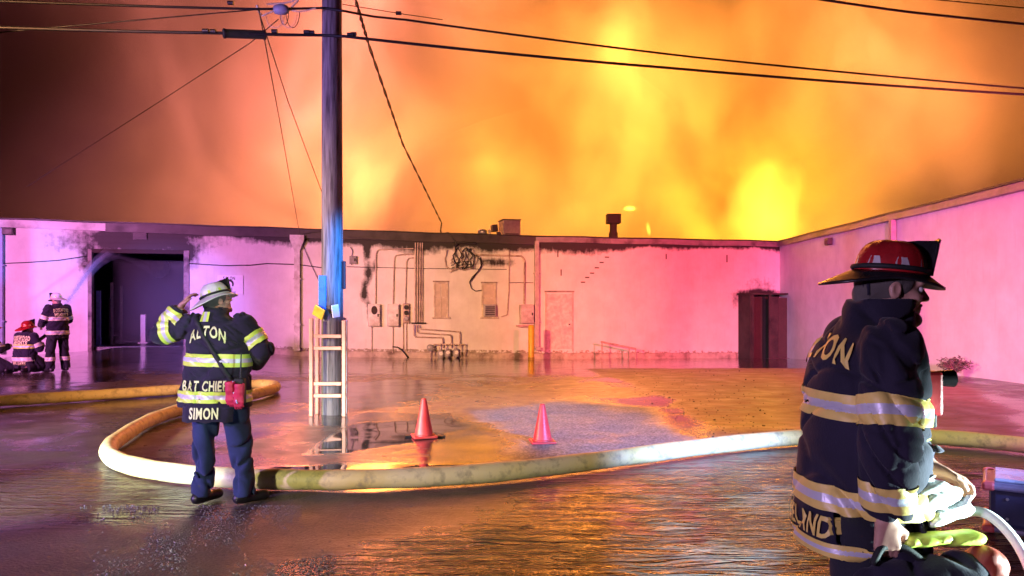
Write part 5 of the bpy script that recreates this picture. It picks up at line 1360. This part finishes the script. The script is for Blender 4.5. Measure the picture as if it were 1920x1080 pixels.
# tail patch with the name below the hem
b = MB(); vs = []
for i in range(9):
    x = -.285 + .41 * i / 8
    for z in (.86, .70): vs.append((x, -.158 - .045 * math.sin(math.pi * i / 8) + (.02 if z > .8 else -.004 * math.sin(i)), z - (.012 if i % 3 == 1 else 0)))
b.add(vs, [(2 * i, 2 * i + 1, 2 * i + 3, 2 * i + 2) for i in range(8)], 0, True); tp = b.build('tail_patch', M_coat, coat); q = tp.modifiers.new('t', 'SOLIDIFY'); q.thickness = .008
back_text(coat, bvh_of(tp), 'SIMON', .085, -.10, .725, .235, off=.009)
b = MB(); 
for i, (x0, x1, m_) in enumerate(((-.155, -.130, 0), (-.130, -.105, 1), (-.105, -.085, 0))):
    y0 = (bv.ray_cast(Vector((x0, -1, 1.50)), Vector((0, 1, 0)))[0] or Vector((0, -.14, 0))).y; y1 = (bv.ray_cast(Vector((x0, -1, 1.575)), Vector((0, 1, 0)))[0] or Vector((0, -.08, 0))).y
    b.add([(x0, y0 - .012, 1.497), (x1, y0 - .012, 1.497), (x1, y1 - .02, 1.575), (x0, y1 - .02, 1.575)], [(0, 1, 2, 3)], m_)
b.build('collar_tab', [M_lime, M_silver], coat)
ribbon(bv, [(-.215, 1.545), (-.15, 1.44), (.02, 1.18), (.13, .99), (.165, .93)], .034, (0, 1, 0), M_strap, coat, 'radio_strap')
# pouch and red gloves hanging at the right hip
bevel(boxobj('radio_pouch', (.15, -.235, .84), (.235, -.15, 1.05), M_strap, coat), .02)
b = MB(); b.tube([(.20, -.20, 1.05), (.205, -.20, 1.25)], [.008, .005], 6); b.build('radio_antenna', M_black, coat)
M_redg = M('red_glove', (.55, .02, .07), .6, scale=20, bump=.3)
for k, (c_, yw) in enumerate(((vv(.135, -.25, .97), 20), (vv(.215, -.265, .955), -25))):
    S = Field(c_ + (-.11, -.09, -.22), c_ + (.11, .09, .06), .006); sd = vv(math.cos(math.radians(yw)), math.sin(math.radians(yw)), 0)
    hand(S, c_, vv(.05 * (1 - 2 * k), -.05, -1), vv(0, 1, 0), sd * (1 - 2 * k), (.4, .5, .5, .6), .5, .95, .01); S.cap(c_, c_ + (0, 0, .04), .035, .04, .02); S.build('glove', M_redg, coat, 1)
b = MB(); b.tube([(.16, -.24, 1.03), (.15, -.255, .98), (.19, -.27, .90), (.205, -.285, .86)], .009, 6); b.build('carabiner_clip', M_steel, coat)
# ---------------------------------------------------------------- firefighter walking past on the right, close to the viewer
walker = empty('person', (1.285, 2.75, 0), math.radians(-90)); tag(walker, 'firefighter in dark coat and red helmet walking past on the right with a bag', 'person'); walker.scale = (1.06, 1.06, 1.06)
J = dict(head=vv(.0, .105, 1.605), neck=vv(0, .055, 1.455), chest=vv(0, .02, 1.29), pelvis=vv(0, 0, .95),
         sh_r=vv(.20, .0, 1.42), el_r=vv(.27, -.035, 1.12), wr_r=vv(.235, -.03, .88), sh_l=vv(-.185, .05, 1.42), el_l=vv(-.25, .13, 1.15), wr_l=vv(-.08, .30, .965),
         hip_r=vv(.10, 0, .90), kn_r=vv(.11, -.06, .49), an_r=vv(.11, -.26, .12), hip_l=vv(-.10, 0, .90), kn_l=vv(-.11, .20, .50), an_l=vv(-.11, .22, .09))
wR = Rm(-12, -5, 0)
zs = [.73, .86, 1.02, 1.15, 1.28, 1.37, 1.43, 1.48, 1.515]
clo = (zs, [.235, .232, .225, .220, .220, .210, .18, .125, .09], [.205, .20, .192, .185, .180, .165, .145, .11, .085], [0] * 9, [.0, .0, .004, .008, .012, .02, .03, .045, .055])
col_ = ([1.455, 1.50, 1.545, 1.57], [.115, .104, .10, .098], [.125, .114, .108, .104], [0] * 4, [.035, .05, .062, .07])
tl = ([.78, .90, 1.0], [.205, .20, .19], [.155, .15, .14], [0, 0, 0], [0, 0, 0])
body, coat, tr = figure(walker, J, .006, .0065, clo, (.094, .084, .068), tl, (.118, .098, .09), M_bunk, col_,
    {'r': (unit(vv(-.02, .05, -1)), vv(-1, .15, 0), vv(.1, 1, 0), (.85, .9, .95, 1.0), .8), 'l': (unit(vv(.15, .75, -.35)), vv(.3, -.3, -1), vv(1, -.2, .2), (.7, .75, .8, .9), .6)}, wR, seed=12, wr=.020, coat_k=.012)
boot(walker, J['an_r'], (0, 1), M_boot); boot(walker, J['an_l'], (0, 1), M_boot)
helmet(walker, J['head'] + wR @ vv(0, -.008, .052), wR @ Rm(0, -1, 0), M_hred, M_hblack, M_hblack, M('dusty_patch', (.50, .42, .44), .5), M_strap, flap=M_coat, sc=.93, flap_a=(135, 232))
for s_ in (-1, 1):
    c_ = J['head'] + wR @ vv(s_ * .031, .083, .008); b = MB(); b.lathe([(.001, -.011), (.008, -.008), (.011, 0), (.008, .008), (.001, .011)], 12, 0, Matrix.Translation(c_)); b.build('eye', M('eye_white', (.6, .56, .52), .2), body)
    c_ = J['head'] + wR @ vv(s_ * .0315, .0925, .008); b = MB(); b.lathe([(.001, -.004), (.004, -.002), (.004, .002), (.001, .004)], 10, 0, Matrix.Translation(c_)); b.build('iris', M('iris', (.05, .035, .03), .15), body)
# grey goatee
S = Field(J['head'] + (-.07, .02, -.15), J['head'] + (.07, .13, .0), .004); g_ = lambda *p: J['head'] + wR @ vv(*p)
S.ell(g_(0, .080, -.098), (.030, .026, .026), .01, wR); S.cap(g_(-.022, .092, -.046), g_(.022, .092, -.046), .006, .006, .004); S.wrinkle(.004, 5, .5, 3); S.build('beard', M('grey_beard', (.45, .42, .42), .8, scale=60), body, 1)
TR = [M_amber, M_silver]
torso_band(coat, (0, 0, 1.168), (0, .06, 1), (0, .029, .058, .087), TR); torso_band(coat, (0, 0, .868), (0, .04, 1), (0, .027, .054, .081), TR)
sleeve_band(coat, 'r', 'u', .68, .095, TR); sleeve_band(coat, 'r', 'f', .64, .082, TR); sleeve_band(coat, 'l', 'f', .62, .08, [M_lime, M_silver]); sleeve_band(coat, 'l', 'u', .72, .085, [M_lime, M_silver])
torso_band(coat, (0, 0, .733), (0, .0, 1), (0, .014, .028, .042), TR, 'tail_stripe', lambda c: c.y < -.05)
bv = bvh_of(coat)
back_text(coat, bv, 'ALTON', .080, 0, 1.345, .31, .03, mat=M_amber); back_text(coat, bv, 'IRELAND', .066, .01, .788, .30, mat=M_amber)
b = MB()
# clip light and radio on the chest, shoulder patch, collar strap
fy = bv.ray_cast(Vector((.06, 1, 1.30)), Vector((0, -1, 0)))[0].y
b = MB(); b.box((.035, fy - .01, 1.18), (.09, fy + .055, 1.33)); bevel(b.build('chest_light', M('lamp_red', (.35, .01, .015), .35), coat), .012)
b = MB(); b.tube([(.062, fy + .05, 1.305), (.062, fy + .10, 1.305)], [.026, .030], 12); b.build('lamp_head', M_hblack, coat)
b = MB(); b.box((-.10, fy - .03, 1.15), (-.03, fy + .03, 1.33)); bevel(b.build('radio', M_strap, coat), .012)
b = MB(); b.tube([(-.05, fy, 1.33), (-.05, fy + .01, 1.47)], [.007, .004], 6); b.build('antenna', M_black, coat)
b = MB(); b.box((-.12, fy + .0, 1.145), (.11, fy + .02, 1.19)); bevel(b.build('chest_strap', M_strap, coat), .005)

# the bag he carries, with its strap and coloured end
bag = empty('equipment_bag', walker.matrix_basis @ Vector((0, 0, 0))); bag.scale = (1.06, 1.06, 1.06); bag.location = (1.285, 2.75, 0); bag.rotation_euler = (0, 0, math.radians(-90)); tag(bag, 'black equipment bag with white strap hanging from the walking firefighter\'s hand', 'bag')
S = Field((.02, -.25, .30), (.44, .56, .96), .0085); S.cap((.235, -.04, .58), (.225, .20, .60), .115, .125, .02, flat=((0, 0, 1), 1.35)); S.wrinkle(.018, 21, .5, .9); S.build('bag_body', M_coat, bag)
b = MB(); b.tube(catmull([Vector(p) for p in ((.25, -.08, .74), (.24, -.05, .785), (.233, -.02, .79), (.24, .03, .785), (.25, .09, .74))], 5), .012, 8); b.build('handle', M_strap, bag)
b = MB(); b.tube(catmull([Vector(p) for p in ((.10, .24, .86), (.14, .34, .87), (.20, .40, .80), (.25, .43, .68), (.26, .45, .54), (.24, .44, .40))], 6), .017, 8); b.build('strap', M_white, bag)
S = Field((.04, .10, .36), (.42, .56, .92), .008); S.cap((.225, .29, .54), (.225, .29, .70), .10, .09, .02, flat=((0, 1, 0), .75)); S.wrinkle(.016, 8, .5, 1.2); S.build('end_pocket', M('orange_pocket', (.30, .04, .02), .6, scale=10, dirt=(.05, .02, .02)), bag)
S = Field((.06, -.06, .70), (.40, .40, .92), .007); S.cap((.20, .06, .80), (.20, .26, .81), .04, .042, .02, flat=((0, 0, 1), .55)); S.wrinkle(.01, 3, .5, 1.5); S.build('lime_cover', M_lime, bag)
S = Field((.02, .0, .78), (.36, .42, 1.08), .007); S.cap((.17, .13, .93), (.16, .24, .90), .07, .05, .03, flat=((1, 0, 0), .6)); S.cap((.17, .12, .98), (.17, .15, .90), .05, .06, .03, flat=((1, 0, 0), .6)); S.wrinkle(.034, 6, .5, 1.9); S.build('painted_glare', M('glare_white', (.80, .82, .82), .6), bag)  # added white shape imitates bright light on the coat front

# ---------------------------------------------------------------- the crew at the garage door, far left
def far_person(loc, yaw, label, J, clo, col_, tl, hR, hm, seed, leg=(.115, .10, .095), sl=(.10, .088, .072), lift=.035, hsc=1.05, patch=None):
    r = empty('person', loc, math.radians(yaw)); tag(r, label, 'person')
    body, coat, tr = figure(r, J, .011, .013, clo, sl, tl, leg, M_bunk, col_, {'l': (unit(J['wr_l'] - J['el_l']), vv(.8, 0, -.3), vv(0, 0, 1)), 'r': (unit(J['wr_r'] - J['el_r']), vv(-.8, 0, -.3), vv(0, 0, 1))}, hR, seed=seed, wr=.016)
    helmet(r, J['head'] + hR @ vv(0, -.008, lift), hR, hm, hm, M_hblack, patch or M_lime, None, sc=hsc)
    return r, body, coat, tr
sp_ = ground(108, 697)
J = dict(head=vv(0, .05, 1.655), neck=vv(0, .0, 1.50), chest=vv(0, 0, 1.33), pelvis=vv(0, 0, .97), sh_l=vv(-.205, 0, 1.465), el_l=vv(-.29, .06, 1.20), wr_l=vv(-.20, .30, 1.06), sh_r=vv(.205, 0, 1.465), el_r=vv(.29, .05, 1.20), wr_r=vv(.14, .28, 1.10),
         hip_l=vv(-.11, 0, .92), kn_l=vv(-.15, .03, .50), an_l=vv(-.17, 0, .09), hip_r=vv(.11, 0, .92), kn_r=vv(.16, .02, .50), an_r=vv(.19, 0, .09))
clo = ([.84, .90, 1.0, 1.15, 1.30, 1.42, 1.48, 1.525, 1.555], [.25, .247, .24, .235, .24, .235, .205, .13, .08], [.175, .175, .17, .165, .165, .155, .135, .105, .075], [0] * 9, [0] * 9)
col_ = ([1.50, 1.54, 1.585], [.105, .095, .09], [.105, .1, .098], [0] * 3, [.01, .02, .03]); tl = ([.78, .90, 1.0], [.21, .205, .19], [.15, .145, .13], [0, 0, 0], [0, 0, 0])
r_, body, coat, tr = far_person(sp_, 62, 'standing firefighter in white helmet beside the garage door at far left', J, clo, col_, tl, Rm(8, -6, 0), M_hwhite, 31)
boot(r_, J['an_l'], (-.2, 1), M_boot, .013); boot(r_, J['an_r'], (.2, 1), M_boot, .013)
PT = [M('pale_trim', (.72, .74, .50), .45), M_silver]
torso_band(coat, (0, 0, 1.185), (0, 0, 1), (0, .03, .06, .09), PT); torso_band(coat, (0, 0, .865), (0, 0, 1), (0, .03, .06, .09), PT)
for s_ in 'lr':
    sleeve_band(coat, s_, 'u', .78, .09, PT); stripe(tr, tr, (0, 0, .26), (0, 0, 1), (0, .03, .06, .09), (lambda q: lambda c, n: c.x * q > 0)(-1 if s_ == 'l' else 1), PT)
bv = bvh_of(coat); back_text(coat, bv, 'ROSEWOOD', .075, 0, 1.375, .34, .02, bold=.05); back_text(coat, bv, 'HEIGHTS', .07, 0, 1.29, .30, bold=.05)

kp = ground(47, 699)
KJ = dict(head=vv(0, .08, 1.02), neck=vv(0, .04, .875), chest=vv(0, .02, .72), pelvis=vv(0, 0, .38), sh_l=vv(-.20, .03, .825), el_l=vv(-.29, .10, .56), wr_l=vv(-.12, .36, .58), sh_r=vv(.20, .03, .825), el_r=vv(.29, .10, .56), wr_r=vv(.08, .38, .62),
          hip_l=vv(-.14, .0, .34), kn_l=vv(-.30, .30, .13), an_l=vv(-.24, -.16, .12), hip_r=vv(.14, .0, .34), kn_r=vv(.26, .32, .13), an_r=vv(.20, -.16, .12))
kclo = ([.20, .27, .40, .55, .68, .78, .85, .90, .93], [.255, .265, .26, .25, .25, .24, .205, .13, .08], [.20, .205, .20, .18, .17, .155, .135, .105, .075], [0] * 9, [.0, 0, 0, .005, .015, .02, .03, .04, .04])
kcol = ([.87, .91, .955], [.105, .095, .09], [.105, .1, .098], [0] * 3, [.045, .055, .06]); ktl = ([.12, .25, .40], [.24, .25, .2], [.19, .2, .16], [0, 0, 0], [-.02, 0, 0])
r_, body, coat, tr = far_person(kp, -12, 'kneeling firefighter in red helmet working the water stream at far left', KJ, kclo, kcol, ktl, Rm(-25, 8, 6), M_hred, 41, leg=(.14, .12, .10), patch=M('orange_patch', (.80, .35, .12), .5))
for s_ in 'lr': S = Field(KJ['an_' + s_] - .22, KJ['an_' + s_] + .2, .013); S.cap(KJ['an_' + s_] + (0, .04, -.02), KJ['an_' + s_] + (0, -.10, -.045), .06, .05, .02); S.build('boot', M_boot, r_, 1)
YT = [M_lime, M_silver]
torso_band(coat, (0, 0, .56), (0, 0, 1), (0, .032, .062, .094), YT); torso_band(coat, (0, 0, .275), (0, 0, 1), (0, .03, .06, .09), PT)
for s_ in 'lr': sleeve_band(coat, s_, 'u', .72, .09, PT)
bv = bvh_of(coat); back_text(coat, bv, 'ROSEWOOD', .095, 0, .735, .44, .02, bold=.05); back_text(coat, bv, 'HEIGHTS', .085, 0, .645, .36, .01, bold=.05); back_text(coat, bv, 'WILLIAMS', .07, .03, .195, .30, bold=.05)
# nozzle and hose line they hold
b = MB(); b.tube([kp + Vector((-.05, .30, .60)), kp + Vector((.05, .62, .80)), kp + Vector((.10, .80, .92))], [.045, .04, .028], 10); tag(b.build('hose_nozzle', M_hblack), 'black hose nozzle in the kneeling firefighter\'s hands', 'nozzle')
# a third crew member, cut by the left edge of the view
k2 = ground(-22, 702); t2 = empty('person', k2, math.radians(-35)); tag(t2, 'crouching firefighter cut off by the left edge of the picture', 'person')
def copy_kids(src, dst):
    for ch in list(src.children):
        c_ = ch.copy(); COL.objects.link(c_); c_.parent = dst; copy_kids(ch, c_)
copy_kids(r_, t2)
